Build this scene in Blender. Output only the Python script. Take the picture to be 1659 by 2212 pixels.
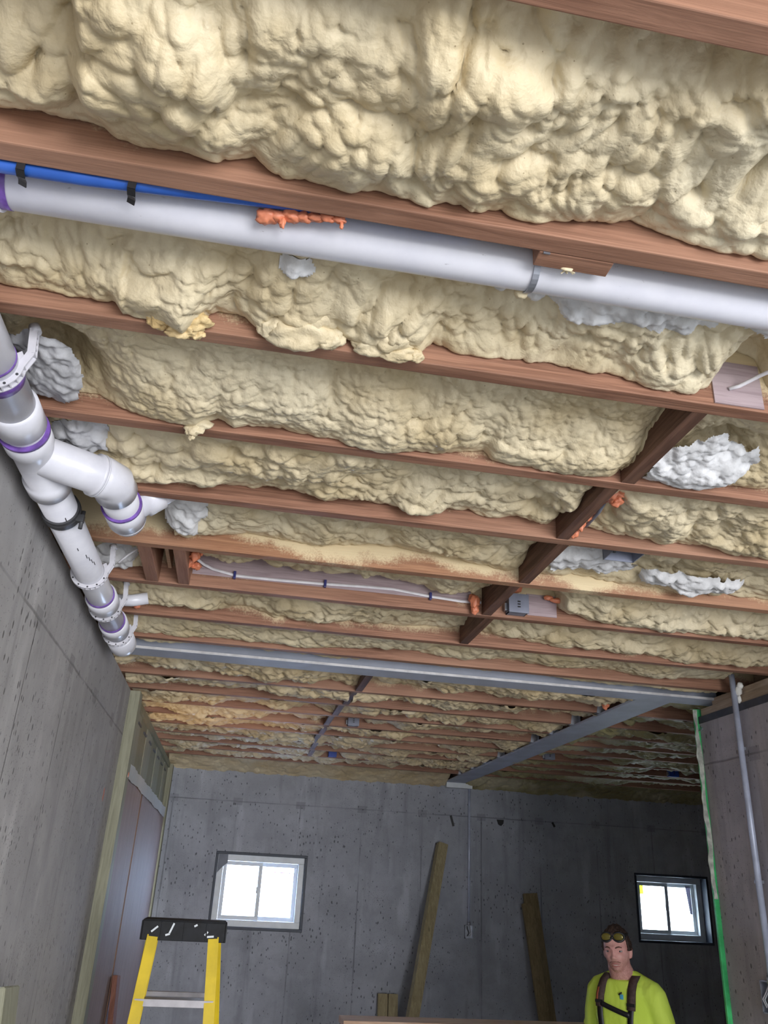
import bpy, bmesh, math, random
import numpy as np
from mathutils import Vector, Matrix
random.seed(4)
C = bpy.context.scene
for o in list(bpy.data.objects): bpy.data.objects.remove(o)

# ------------------------------------------------------------------ camera
CZ = 1.94                      # eye height above the slab
H = CZ + 1.0                   # underside of the joists
cam = bpy.data.cameras.new('camera'); camo = bpy.data.objects.new('camera', cam); C.collection.objects.link(camo)
R = Matrix(((0.98331137, -0.11653231, -0.13971029), (-0.17543229, -0.40393518, -0.89780838), (0.04818978, 0.90733489, -0.41763758)))
camo.matrix_world = Matrix.Translation((0, 0, CZ)) @ R.to_4x4()
cam.sensor_fit = 'VERTICAL'; cam.sensor_height = 36; cam.lens = 36 * 1754.39 / 2212
cam.clip_start = 0.02
C.camera = camo
# ------------------------------------------------------------------ light
w = bpy.data.worlds.new('world'); C.world = w; w.use_nodes = True
bg = w.node_tree.nodes['Background']; bg.inputs[0].default_value = (0.82, 0.90, 1.0, 1); bg.inputs[1].default_value = 2.0
def area(name, loc, rot, sx, sy, e, col=(1, 1, 1)):
    l = bpy.data.lights.new(name, 'AREA'); l.shape = 'RECTANGLE'; l.size = sx; l.size_y = sy; l.energy = e; l.color = col
    o = bpy.data.objects.new(name, l); C.collection.objects.link(o); o.location = loc; o.rotation_euler = rot; return o
area('added_daylight_behind_camera', (3.0, -5.2, 1.35), (math.radians(97), 0, math.radians(20)), 4.6, 2.6, 460, (1.0, 0.985, 0.98))  # lamp added behind the camera, as daylight through an unseen opening
area('daylight_window_near_ladder', (.32, 8.80, CZ - .10), (math.radians(-82), 0, 0), .8, .6, 75, (.50, .66, 1.0))
area('daylight_window_right', (4.48, 8.80, CZ - .07), (math.radians(-82), 0, 0), .8, .6, 18, (.62, .75, .85))
def point(name, loc, e, col, r=.1):
    l = bpy.data.lights.new(name, 'POINT'); l.energy = e; l.color = col; l.shadow_soft_size = r
    o = bpy.data.objects.new(name, l); C.collection.objects.link(o); o.location = loc
l = bpy.data.lights.new('work_lamp_light', 'SPOT'); l.energy = 20; l.color = (1.0, 0.62, 0.30); l.shadow_soft_size = .06; l.spot_size = math.radians(62); l.spot_blend = .8
o = bpy.data.objects.new('work_lamp_light', l); C.collection.objects.link(o); o.location = (-.30, 5.75, 1.55); o.rotation_euler = (math.radians(180), math.radians(5), 0)
C.view_settings.view_transform = 'Standard'; C.view_settings.look = 'None'; C.view_settings.gamma = 1
C.view_settings.use_curve_mapping = False; C.view_settings.exposure = 0.15

# ------------------------------------------------------------------ node helper
class NT:
    def __init__(s, name):
        s.m = bpy.data.materials.new(name); s.m.use_nodes = True; s.n = s.m.node_tree.nodes; s.l = s.m.node_tree.links
        s.b = s.n['Principled BSDF']; s.geo = None
    def new(s, t, **k):
        n = s.n.new(t)
        for a, v in k.items(): setattr(n, a, v)
        return n
    def set(s, sock, v):
        if hasattr(v, 'is_output') or isinstance(v, bpy.types.NodeSocket): s.l.new(v, sock)
        else:
            if isinstance(v, tuple) and len(v) == 3 and sock.type == 'RGBA': v = (*v, 1)
            sock.default_value = v
    def pos(s):
        if s.geo is None: s.geo = s.new('ShaderNodeNewGeometry')
        return s.geo.outputs['Position']
    def xyz(s, v):
        n = s.new('ShaderNodeSeparateXYZ'); s.l.new(v, n.inputs[0]); return n.outputs
    def scale(s, v, sc, off=(0, 0, 0)):
        n = s.new('ShaderNodeMapping'); s.l.new(v, n.inputs[0]); n.inputs[3].default_value = sc; n.inputs[1].default_value = off; return n.outputs[0]
    def noise(s, v, sc, det=3, rough=.55, dist=0, color=False):
        n = s.new('ShaderNodeTexNoise'); s.l.new(v, n.inputs['Vector']); n.inputs['Scale'].default_value = sc
        n.inputs['Detail'].default_value = det; n.inputs['Roughness'].default_value = rough; n.inputs['Distortion'].default_value = dist
        return n.outputs['Color' if color else 'Fac']
    def voro(s, v, sc, feat='F1', rnd=1):
        n = s.new('ShaderNodeTexVoronoi'); s.l.new(v, n.inputs['Vector']); n.inputs['Scale'].default_value = sc; n.feature = feat
        n.inputs['Randomness'].default_value = rnd; return n.outputs['Distance']
    def m_(s, op, a, b=0.0, c=0.0, clamp=False):
        n = s.new('ShaderNodeMath', operation=op, use_clamp=clamp)
        for i, v in enumerate((a, b, c)): s.set(n.inputs[i], v)
        return n.outputs[0]
    def ramp(s, v, lo, hi, a=0.0, b=1.0):
        n = s.new('ShaderNodeMapRange'); s.set(n.inputs[0], v)
        for i, q in zip((1, 2, 3, 4), (lo, hi, a, b)): n.inputs[i].default_value = q
        n.clamp = True; n.interpolation_type = 'SMOOTHSTEP'; return n.outputs[0]
    def mix(s, f, a, b):
        n = s.new('ShaderNodeMix', data_type='RGBA'); s.set(n.inputs[0], f); s.set(n.inputs[6], a); s.set(n.inputs[7], b); return n.outputs[2]
    def bump(s, h, st=.3, d=.01):
        n = s.new('ShaderNodeBump'); s.set(n.inputs['Height'], h); n.inputs['Strength'].default_value = st; n.inputs['Distance'].default_value = d
        s.l.new(n.outputs[0], s.b.inputs['Normal'])
    def out(s, col, rough=.6, metal=0, spec=None):
        s.set(s.b.inputs['Base Color'], col); s.set(s.b.inputs['Roughness'], rough); s.b.inputs['Metallic'].default_value = metal
        if spec is not None: s.b.inputs['Specular IOR Level'].default_value = spec
        return s.m
def local(t):
    n = t.new('ShaderNodeTexCoord'); return n.outputs['Object']

def plain(name, c, rough=.5, metal=0, var=.12, sc=14, bump=.0, spec=None, stretch=(1, 1, 1)):
    t = NT(name); v = t.scale(t.pos(), stretch); n = t.noise(v, sc, 4)
    d = tuple(x * (1 - var) for x in c); e = tuple(min(1, x * (1 + var)) for x in c)
    if bump: t.bump(t.noise(v, sc * 5, 3), bump, .003)
    return t.out(t.mix(t.ramp(n, .3, .7), d, e), rough, metal, spec)

def mat_foam(name='cream_foam', c=(.68, .585, .40), c2=(.58, .47, .285)):
    t = NT(name); p = t.pos()
    a = t.noise(p, 5, 4); b = t.noise(p, 38, 4, .6)
    col = t.mix(t.ramp(a, .35, .7), c, c2)
    col = t.mix(t.m_('MULTIPLY', t.ramp(b, .52, .75), .35), col, tuple(x * .86 for x in c2))
    col = t.mix(t.m_('MULTIPLY', t.ramp(t.noise(p, 2.1, 2), .5, .7), .5), col, (.75, .68, .51))
    sp = t.voro(p, 42); col = t.mix(t.m_('MULTIPLY', t.m_('LESS_THAN', sp, .055), .6), col, (.22, .15, .07))
    hgt = t.m_('ADD', t.m_('MULTIPLY', t.noise(p, 26, 3, .5, .6), 1.0), t.m_('MULTIPLY', t.noise(p, 130, 3), .25))
    t.bump(hgt, .45, .014)
    t.set(t.b.inputs['Subsurface Weight'], 0.0)
    return t.out(col, .5, 0, .35)

FOAMC = (.78, .66, .42)
def mat_joist(name, base=(.36, .185, .12), base2=(.21, .10, .063), dust=.5, zh=.10, z0=H):
    t = NT(name); p = t.pos(); x = t.xyz(p)
    v = t.scale(p, (1.2, 14, 30)); g = t.noise(v, 3.2, 5, .6, .9)
    v2 = t.scale(p, (.9, 60, 110)); g2 = t.noise(v2, 2.5, 3)
    col = t.mix(t.ramp(g, .32, .68), base, base2)
    col = t.mix(t.m_('MULTIPLY', t.ramp(g2, .5, .62), .35), col, tuple(q * .6 for q in base2))
    col = t.mix(t.ramp(t.noise(p, 1.1, 2), .4, .7, 0, .5), col, (.45, .26, .175))
    # sprayed dust of foam clinging to the board near the foam
    hn = t.m_('DIVIDE', t.m_('SUBTRACT', x[2], z0 + .005), zh)
    n = t.noise(p, 3.0, 5, .65); nf = t.noise(p, 160, 2, .8)
    m = t.m_('ADD', t.m_('ADD', t.m_('MULTIPLY', hn, .55), t.m_('MULTIPLY', n, 1.3)), t.m_('MULTIPLY', nf, .35))
    mk = t.m_('MULTIPLY', t.ramp(m, 1.28 - dust * .5, 1.55 - dust * .5), .85)
    col = t.mix(mk, col, FOAMC)
    # knots / stains
    k = t.voro(t.scale(p, (1, 3, 3)), 1.3); col = t.mix(t.m_('MULTIPLY', t.m_('LESS_THAN', k, .035), .75), col, (.05, .02, .012))
    t.bump(t.m_('ADD', g, t.m_('MULTIPLY', g2, .6)), .25, .004)
    return t.out(col, .62, 0, .3)

def mat_wood(name, c1, c2, axis='Z', rough=.65, sc=1.0, knots=True, grooves=0.0):
    t = NT(name); p = t.pos()
    s = {'X': (1.2, 22, 22), 'Y': (22, 1.2, 22), 'Z': (22, 22, 1.2)}[axis]
    v = t.scale(p, tuple(q * sc for q in s)); g = t.noise(v, 2.2, 5, .6, .8)
    f = t.noise(t.scale(p, tuple(q * 3.6 for q in s)), 2, 3)
    col = t.mix(t.ramp(g, .3, .7), c1, c2)
    col = t.mix(t.m_('MULTIPLY', t.ramp(f, .5, .65), .3), col, tuple(q * .55 for q in c2))
    if knots:
        k = t.voro(t.scale(p, {'X': (1, 3, 3), 'Y': (3, 1, 3), 'Z': (3, 3, 1)}[axis]), 1.4)
        col = t.mix(t.m_('MULTIPLY', t.ramp(k, .06, .03), .7), col, tuple(q * .25 for q in c2))
    t.bump(g, .25, .004)
    return t.out(col, rough, 0, .3)

def mat_concrete(name, axis, c=(.29, .285, .285), zs=CZ + .675, period=.61, u0=0.0, seed=0.0, zlo=None):
    """poured wall: form joints every two feet, a cold joint near the top, tie patches, pits and run stains"""
    t = NT(name); p = t.pos(); x = t.xyz(p); u = x[0] if axis == 'X' else x[1]
    ps = t.scale(p, (1, 1, 1), (seed, seed, seed))
    a = t.noise(ps, 1.6, 5, .6); b = t.noise(ps, 9, 5, .65)
    st = t.noise(t.scale(ps, (5.5, 5.5, .55)), 1.5, 5, .6, .3)
    col = t.mix(t.ramp(a, .3, .7), c, tuple(q * .80 for q in c))
    col = t.mix(t.ramp(t.noise(ps, 3.3, 4, .6), .45, .62, 0, .45), col, tuple(q * .62 for q in c))
    col = t.mix(t.ramp(b, .35, .75, 0, .6), col, tuple(q * .72 for q in c))
    col = t.mix(t.ramp(st, .52, .75, 0, .65), col, tuple(q * .50 for q in c))
    col = t.mix(t.ramp(t.noise(t.scale(ps, (3, 3, .7)), 2.2, 3), .58, .72, 0, .4), col, tuple(q * 1.35 for q in c))
    fr = t.m_('ABSOLUTE', t.m_('SUBTRACT', t.m_('FRACT', t.m_('DIVIDE', t.m_('SUBTRACT', u, u0), period)), .5))
    dl = t.m_('MULTIPLY', t.m_('SUBTRACT', .5, fr), period)         # distance to the nearest vertical form joint
    wob = t.m_('MULTIPLY', t.m_('SUBTRACT', t.noise(p, 6, 3), .5), .012)
    vl = t.ramp(t.m_('ADD', dl, wob), .009, .001)
    below = t.m_('LESS_THAN', x[2], zs)
    vl = t.m_('MULTIPLY', t.m_('MULTIPLY', vl, below), t.ramp(t.noise(t.scale(ps, (4, 4, 1.2)), 2, 4), .38, .6, .15, 1))
    dz = t.m_('ABSOLUTE', t.m_('ADD', t.m_('SUBTRACT', x[2], zs), wob))
    hl = t.m_('MULTIPLY', t.ramp(dz, .008, .001), t.ramp(t.noise(ps, 3, 3), .35, .6, .25, 1))
    ln = t.m_('MAXIMUM', vl, hl)
    col = t.mix(t.m_('MULTIPLY', ln, .6), col, tuple(q * .25 for q in c))
    pt = t.m_('MULTIPLY', t.m_('LESS_THAN', dl, .045), t.m_('LESS_THAN', t.m_('ABSOLUTE', t.m_('SUBTRACT', x[2], zs)), .033))
    col = t.mix(t.m_('MULTIPLY', pt, .5), col, tuple(q * .45 for q in c))
    pv = t.voro(t.scale(ps, (1, 1, .5)), 36); ds = t.noise(ps, 2.2, 3)
    pits = t.m_('MULTIPLY', t.ramp(t.m_('ADD', t.m_('ADD', pv, t.m_('MULTIPLY', t.noise(ps, 70, 3), .22)), t.m_('MULTIPLY', ds, -.50)), .035, -.04), .85)
    col = t.mix(pits, col, tuple(q * .22 for q in c))
    pv2 = t.voro(ps, 75); pits2 = t.m_('MULTIPLY', t.ramp(t.m_('ADD', pv2, t.m_('MULTIPLY', t.noise(ps, 3.5, 2), -.35)), .0, -.05), .7)
    col = t.mix(pits2, col, tuple(q * .3 for q in c))
    hh = t.m_('SUBTRACT', t.m_('ADD', t.m_('MULTIPLY', b, .5), t.m_('MULTIPLY', t.noise(ps, 60, 2), .12)), t.m_('ADD', t.m_('MULTIPLY', ln, .6), t.m_('MULTIPLY', pits, .8)))
    t.bump(hh, .5, .008)
    return t, col, x
def conc(name, axis, **k):
    t, col, x = mat_concrete(name, axis, **k); return t.out(col, .8, 0, .3)

# ------------------------------------------------------------------ mesh helpers
def empty(name, loc, label=None, cat=None, group=None, kind=None):
    o = bpy.data.objects.new(name, None); C.collection.objects.link(o); o.location = loc; o.empty_display_size = .05
    tag(o, label, cat, group, kind); return o
def tag(o, label=None, cat=None, group=None, kind=None):
    if label: o['label'] = label
    if cat: o['category'] = cat
    if group: o['group'] = group
    if kind: o['kind'] = kind
    return o
def link(name, me, mat, parent=None, smooth=False):
    o = bpy.data.objects.new(name, me); C.collection.objects.link(o)
    if mat is not None:
        for m in (mat if isinstance(mat, (list, tuple)) else [mat]): me.materials.append(m)
    if smooth:
        me.polygons.foreach_set('use_smooth', [True] * len(me.polygons))
    if parent is not None:
        o.parent = parent; o.matrix_parent_inverse = Matrix.Translation(-parent.location)
    return o
class MB:
    def __init__(s): s.bm = bmesh.new()
    def box(s, x0, x1, y0, y1, z0, z1, bev=0.0, mi=0):
        vs = [s.bm.verts.new((x, y, z)) for x in (x0, x1) for y in (y0, y1) for z in (z0, z1)]
        fs = [(0, 1, 3, 2), (4, 6, 7, 5), (0, 4, 5, 1), (2, 3, 7, 6), (0, 2, 6, 4), (1, 5, 7, 3)]
        ff = [s.bm.faces.new([vs[i] for i in f]) for f in fs]
        for f in ff: f.material_index = mi
        if bev: 
            es = list({e for f in ff for e in f.edges}); bmesh.ops.bevel(s.bm, geom=es, offset=bev, segments=2, affect='EDGES', profile=.6)
        return s
    def beam(s, a, b, wd, dp, up=(0, 0, 1), bev=0.0, mi=0):
        """a bar from a to b, wd across, dp along `up`"""
        a = Vector(a); b = Vector(b); d = (b - a).normalized(); u = Vector(up); u = (u - d * u.dot(d)).normalized(); r = d.cross(u)
        vs = [s.bm.verts.new(p + r * (i * wd / 2) + u * (j * dp / 2)) for p in (a, b) for i in (-1, 1) for j in (-1, 1)]
        fs = [(0, 1, 3, 2), (4, 6, 7, 5), (0, 4, 5, 1), (2, 3, 7, 6), (0, 2, 6, 4), (1, 5, 7, 3)]
        ff = [s.bm.faces.new([vs[i] for i in f]) for f in fs]
        for f in ff: f.material_index = mi
        if bev:
            es = list({e for f in ff for e in f.edges}); bmesh.ops.bevel(s.bm, geom=es, offset=bev, segments=2, affect='EDGES')
        return s
    def tube(s, pts, r, seg=16, cap=True, mi=0, flat=None):
        pts = [Vector(p) for p in pts]; n = len(pts); rs = r if isinstance(r, (list, tuple)) else [r] * n
        prev = None; rings = []
        for i, p in enumerate(pts):
            if i == 0: d = pts[1] - pts[0]
            elif i == n - 1: d = pts[-1] - pts[-2]
            else: d = (pts[i + 1] - p).normalized() + (p - pts[i - 1]).normalized()
            if d.length < 1e-9: d = pts[min(i + 1, n - 1)] - pts[max(i - 1, 0)]
            d.normalize()
            if prev is None:
                u = Vector((0, 0, 1)) if abs(d.z) < .9 else Vector((1, 0, 0))
            else: u = prev
            u = (u - d * u.dot(d)).normalized(); prev = u; q = d.cross(u)
            fl = flat or (1, 1)
            rings.append([s.bm.verts.new(p + (u * math.cos(t) * fl[0] + q * math.sin(t) * fl[1]) * rs[i]) for t in [2 * math.pi * k / seg for k in range(seg)]])
        for a, b in zip(rings, rings[1:]):
            for k in range(seg):
                f = s.bm.faces.new((a[k], a[(k + 1) % seg], b[(k + 1) % seg], b[k])); f.smooth = True; f.material_index = mi
        if cap:
            for rr in (rings[0][::-1], rings[-1]):
                f = s.bm.faces.new(rr); f.material_index = mi
        return s
    def ring(s, c, ax, r, wd, th, seg=28, a0=0, a1=2 * math.pi, ref=(0, 0, 1)):
        """a band round axis ax"""
        c = Vector(c); ax = Vector(ax).normalized(); u = Vector(ref); u = (u - ax * u.dot(ax)).normalized(); q = ax.cross(u)
        full = abs(a1 - a0 - 2 * math.pi) < 1e-6; n = seg if full else seg + 1; R_ = []
        for k in range(n):
            t = a0 + (a1 - a0) * k / seg; d = u * math.cos(t) + q * math.sin(t)
            R_.append([s.bm.verts.new(c + d * rr + ax * zz) for rr, zz in ((r, -wd / 2), (r + th, -wd / 2), (r + th, wd / 2), (r, wd / 2))])
        for k in range(n if full else n - 1):
            a = R_[k]; b = R_[(k + 1) % n]
            for i in range(4): s.bm.faces.new((a[i], b[i], b[(i + 1) % 4], a[(i + 1) % 4]))
        if not full:
            s.bm.faces.new(R_[0]); s.bm.faces.new(R_[-1][::-1])
        return s
    def blob(s, c, r, sc=(1, 1, 1), sub=3, amp=.15, seed=0, mi=0):
        m = Matrix.Translation(c) @ Matrix.Diagonal((*[r * q for q in sc], 1))
        g = bmesh.ops.create_icosphere(s.bm, subdivisions=sub, radius=1, matrix=Matrix.Identity(4))
        from mathutils import noise as N
        for v in g['verts']:
            v.co *= 1 + amp * N.noise(v.co * 1.7 + Vector((seed * 3.1, seed, -seed))) + amp * .5 * N.noise(v.co * 4 + Vector((seed, 0, seed)))
            v.co = m @ v.co
        for f in {f for v in g['verts'] for f in v.link_faces}: f.smooth = True; f.material_index = mi
        return s
    def poly(s, pts, th, nrm):
        """flat outline extruded by th along nrm"""
        nrm = Vector(nrm); a = [s.bm.verts.new(Vector(p)) for p in pts]; b = [s.bm.verts.new(Vector(p) + nrm * th) for p in pts]
        s.bm.faces.new(a[::-1]); s.bm.faces.new(b)
        for i in range(len(a)): s.bm.faces.new((a[i], a[(i + 1) % len(a)], b[(i + 1) % len(a)], b[i]))
        return s
    def done(s, name, mat, parent=None, label=None, cat=None, group=None, kind=None, smooth=False):
        bmesh.ops.recalc_face_normals(s.bm, faces=s.bm.faces); me = bpy.data.meshes.new(name); s.bm.to_mesh(me); s.bm.free()
        return tag(link(name, me, mat, parent, smooth), label, cat, group, kind)
def arc(c, r, u, v, a0, a1, n=8):
    c = Vector(c); u = Vector(u); v = Vector(v)
    return [c + u * (r * math.cos(a0 + (a1 - a0) * i / n)) + v * (r * math.sin(a0 + (a1 - a0) * i / n)) for i in range(n + 1)]

# ------------------------------------------------------------------ materials
M = {}
M['foam'] = mat_foam()
M['foam_dim'] = mat_foam('dimmed_foam', (.40, .36, .19), (.30, .25, .11))  # darker olive copy of the foam: dimness of right bays put into the colour
M['foam_far'] = mat_foam('cream_foam_aged', (.70, .58, .38), (.58, .45, .26))
M['joist'] = mat_joist('red_fir', dust=.35)
M['joist_dusty'] = mat_joist('dusty_fir', (.42, .22, .12), (.28, .13, .07), dust=.85, zh=.10)
M['joist_mid'] = mat_joist('fir', dust=.6)
M['joist_far'] = mat_joist('far_fir', (.36, .19, .125), (.24, .12, .08), dust=.45, zh=.12)
M['block'] = mat_wood('dark_blocking', (.20, .105, .07), (.10, .05, .034), 'Y')
M['sill'] = mat_wood('sill_wood', (.50, .38, .27), (.34, .24, .16), 'Y')
M['treated'] = mat_wood('treated_wood', (.34, .335, .25), (.25, .245, .175), 'Z')
M['treated_dark'] = mat_wood('treated_board', (.27, .265, .17), (.19, .185, .115), 'Z')
M['pinkboard'] = mat_wood('pinkish_board', (.36, .27, .245), (.27, .20, .18), 'Z', knots=False)
M['brownedge'] = plain('brown_edge', (.17, .09, .05), .8)
M['lean'] = mat_wood('leaning_lumber', (.40, .34, .20), (.27, .22, .12), 'Z')
M['lean2'] = mat_wood('leaning_lumber_brown', (.27, .21, .11), (.19, .14, .07), 'Z')
M['pine'] = mat_wood('raw_pine', (.78, .58, .42), (.60, .38, .25), 'X')
M['redwood'] = mat_wood('reddish_wood', (.30, .13, .09), (.2, .08, .05), 'Z')
M['pvc'] = None
def mat_pvc():
    t = NT('white_pvc'); p = t.pos(); n = t.noise(p, 7, 5, .65)
    col = t.mix(t.ramp(n, .35, .75), (.74, .74, .80), (.64, .64, .71))
    sc = t.noise(t.scale(p, (3, 3, 9)), 14, 4, .7); col = t.mix(t.ramp(sc, .68, .74, 0, .55), col, (.25, .24, .27))
    t.bump(n, .05, .004)
    return t.out(col, .28, 0, .5)
M['pvc'] = mat_pvc()
def mat_pvc_dusty():
    t = NT('oversprayed_pvc'); p = t.pos(); x = t.xyz(p); n = t.noise(p, 6, 5, .65)
    col = t.mix(t.ramp(n, .35, .75), (.74, .74, .80), (.66, .66, .73))
    # foam overspray that landed along the far, lower flank
    m = t.ramp(t.m_('ADD', t.m_('MULTIPLY', t.noise(t.scale(p, (1, 3, 3)), 5, 5, .7), .05), t.m_('SUBTRACT', x[1], 1.151)), .005, .022)
    gate = t.ramp(t.noise(t.scale(p, (1, .1, .1)), 2.3, 2), .35, .6, .25, 1)
    col = t.mix(t.m_('MULTIPLY', m, gate), col, (.72, .66, .47))
    sc = t.noise(t.scale(p, (3, 9, 9)), 12, 4, .7); col = t.mix(t.ramp(sc, .67, .73, 0, .5), col, (.27, .26, .29))
    t.bump(n, .06, .004)
    return t.out(col, .33, 0, .45)
M['pvc_dusty'] = mat_pvc_dusty()
M['primer'] = plain('purple_primer', (.17, .085, .36), .35, var=.35, sc=30)
M['hanger'] = plain('grey_white_plastic', (.62, .61, .66), .45)
M['pex_white'] = plain('white_cable', (.72, .70, .74), .4)
M['staple'] = plain('blue_staple', (.03, .035, .16), .4)
M['blue_pex'] = plain('blue_pipe', (.03, .12, .50), .35)
M['blackp'] = plain('black_plastic', (.012, .012, .014), .45)
M['rubber'] = plain('dark_rubber', (.05, .05, .055), .5)
M['steelgrey'] = plain('grey_primed_steel', (.43, .46, .55), .58, 0, var=.10, sc=6, bump=.05)
M['steel_edge'] = plain('pale_steel_edge', (.55, .54, .55), .5, 0, var=.15, sc=20)
M['galv'] = plain('galvanised_steel', (.42, .44, .50), .38, .75, var=.2, sc=25)
M['conduit'] = plain('galvanised_conduit', (.50, .54, .68), .35, .15, var=.12, sc=12)
M['greybox'] = plain('grey_plastic_box', (.20, .215, .28), .5)
M['bluebox'] = plain('blue_plastic_box', (.012, .055, .36), .45)
M['fire'] = plain('orange_fire_foam', (.70, .235, .125), .42, var=.2, sc=20, bump=.3)
M['white_wrap'] = plain('white_glass_fibre', (.70, .70, .71), .9, var=.16, sc=18, bump=.6)
M['grey_wrap'] = plain('greyish_glass_fibre', (.50, .50, .52), .85, var=.25, sc=14, bump=.6)
M['whitefoam'] = plain('white_foam_dab', (.85, .83, .78), .6, bump=.4)
M['purplewood'] = mat_wood('limewashed_wood', (.46, .37, .39), (.34, .26, .28), 'X', knots=False)
M['yellow'] = plain('yellow_fibreglass', (.72, .52, .015), .4, var=.12, sc=9)
M['greentape'] = plain('green_strip', (.06, .55, .17), .45, var=.25)
M['film'] = plain('torn_pale_film', (.58, .60, .52), .5, var=.35, sc=20)
M['plate_shadow'] = plain('painted_plate_shadow', (.045, .045, .055), .55, var=.3)  # colour of the painted shadow strip under the sill plates
M['vinyl'] = plain('white_vinyl', (.72, .76, .80), .4, var=.05)
M['buck'] = plain('dark_window_buck', (.035, .045, .07), .5)
M['silver'] = None
def mat_silver():
    t = NT('foil_tape'); p = t.pos(); t.bump(t.noise(p, 22, 4), .5, .01); return t.out((.66, .70, .72), .30, .35)
M['silver'] = mat_silver()

# ------------------------------------------------------------------ room shell
WXL, WXR, WYF, WZL = -.67, 2.45, 8.45, CZ + .965
tL, cL, xL = mat_concrete('left_concrete', 'Y', c=(.42, .405, .40), zs=CZ + .71, u0=.17, seed=3.3)
# orange paint mark sprayed on the wall
d1 = tL.m_('ABSOLUTE', tL.m_('SUBTRACT', xL[1], 4.62)); d2 = tL.m_('ABSOLUTE', tL.m_('SUBTRACT', xL[2], CZ + .36))
mk = tL.m_('MULTIPLY', tL.ramp(tL.m_('ADD', d1, tL.m_('MULTIPLY', tL.noise(tL.pos(), 40, 3), .03)), .04, .02), tL.ramp(d2, .04, .02))
mconL = tL.out(tL.mix(tL.m_('MULTIPLY', mk, .75), cL, (.75, .16, .06)), .8, 0, .3)
MB().box(-.92, WXL, -1.2, 4.93, 0, WZL).done('wall_left', mconL, kind='structure')
mconF = conc('far_concrete', 'X', c=(.42, .44, .50), zs=CZ + .675, u0=.645, seed=9.1)  # blue cast of the window light put into the base colour
# far wall with two window openings
W1 = (-.11, .755, CZ - .43, CZ + .225); W2 = (4.08, 4.885, CZ - .385, CZ + .245)
def wall_holes(name, x0, x1, y0, y1, z0, z1, holes, mat):
    b = MB(); xs = x0
    for (a, c, lo, hi) in holes:
        b.box(xs, a, y0, y1, z0, z1); b.box(a, c, y0, y1, z0, lo); b.box(a, c, y0, y1, hi, z1); xs = c
    b.box(xs, x1, y0, y1, z0, z1); return b.done(name, mat, kind='structure')
wall_holes('wall_far', -.92, 6.4, WYF, WYF + .25, 0, CZ + .955, [W1, W2], mconF)
mconR = conc('right_concrete', 'Y', c=(.50, .455, .475), zs=CZ + .67, period=.61, u0=.03, seed=17.)
MB().box(WXR, WXR + .22, 1.6, 4.15, 0, CZ + .92).done('wall_right', mconR, kind='structure')
MB().box(6.2, 6.4, 4.1, WYF, 0, CZ + 1.235).done('wall_side', mconR, kind='structure')
MB().box(WXR + .22, 6.4, 3.95, 4.15, 0, CZ + 1.235).done('wall_inner', mconR, kind='structure')
mfloor = NT('slab'); pf = mfloor.pos(); mfloor_m = mfloor.out(mfloor.mix(mfloor.ramp(mfloor.noise(pf, 2, 5), .3, .7), (.30, .30, .30), (.40, .40, .39)), .75)
MB().box(-.92, 6.4, -6, 8.7, -.12, 0).done('floor', mfloor_m, kind='structure')
MB().box(-1.0, 6.4, -1.2, 8.72, H + .235, H + .26).done('ceiling', mat_wood('subfloor', (.45, .33, .2), (.33, .23, .13), 'X'), kind='structure')
MB().box(-.92, -.885, -1.2, 8.7, H, H + .235).done('trim_1', M['sill'], kind='structure')
MB().box(-.885, 6.4, 8.66, 8.70, H, H + .235).done('trim_2', M['sill'], kind='structure')
MB().box(-.90, -.70, -1.2, 4.93, WZL, H - .0005).done('trim_3', M['sill'], kind='structure')
MB().box(2.602, 2.64, -1.2, 4.15, H, H + .235).done('trim_5', M['sill'], kind='structure')
MB().box(-.885, 6.4, WYF + .03, WYF + .2, CZ + .955, H - .0005).done('trim_4', M['sill'], kind='structure')
# doubled sill plates on the right wall, with their shadow painted as a dark strip under them
MB().box(WXR + .01, WXR + .17, 1.6, 4.02, CZ + .962, H - .0005, .002).done('sill_plate', M['sill'], label='upper sill plate lying on the right concrete wall under the joist ends', cat='plate')
MB().box(WXR + .004, WXR + .17, 1.6, 4.13, CZ + .921, CZ + .9615, .002).done('sill_plate', M['sill'], label='lower sill plate directly on top of the right concrete wall', cat='plate')
MB().box(WXR - .004, WXR, 1.6, 4.15, CZ + .885, CZ + .921).done('painted_shadow_band', M['plate_shadow'], label='painted shadow band at the top of the right concrete wall', cat='painted_shadow')

def translucent(name, c, w_=.75):
    t = NT(name); t.b.inputs['Transmission Weight'].default_value = w_; t.b.inputs['IOR'].default_value = 1.05; return t.out(c, .7)
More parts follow.
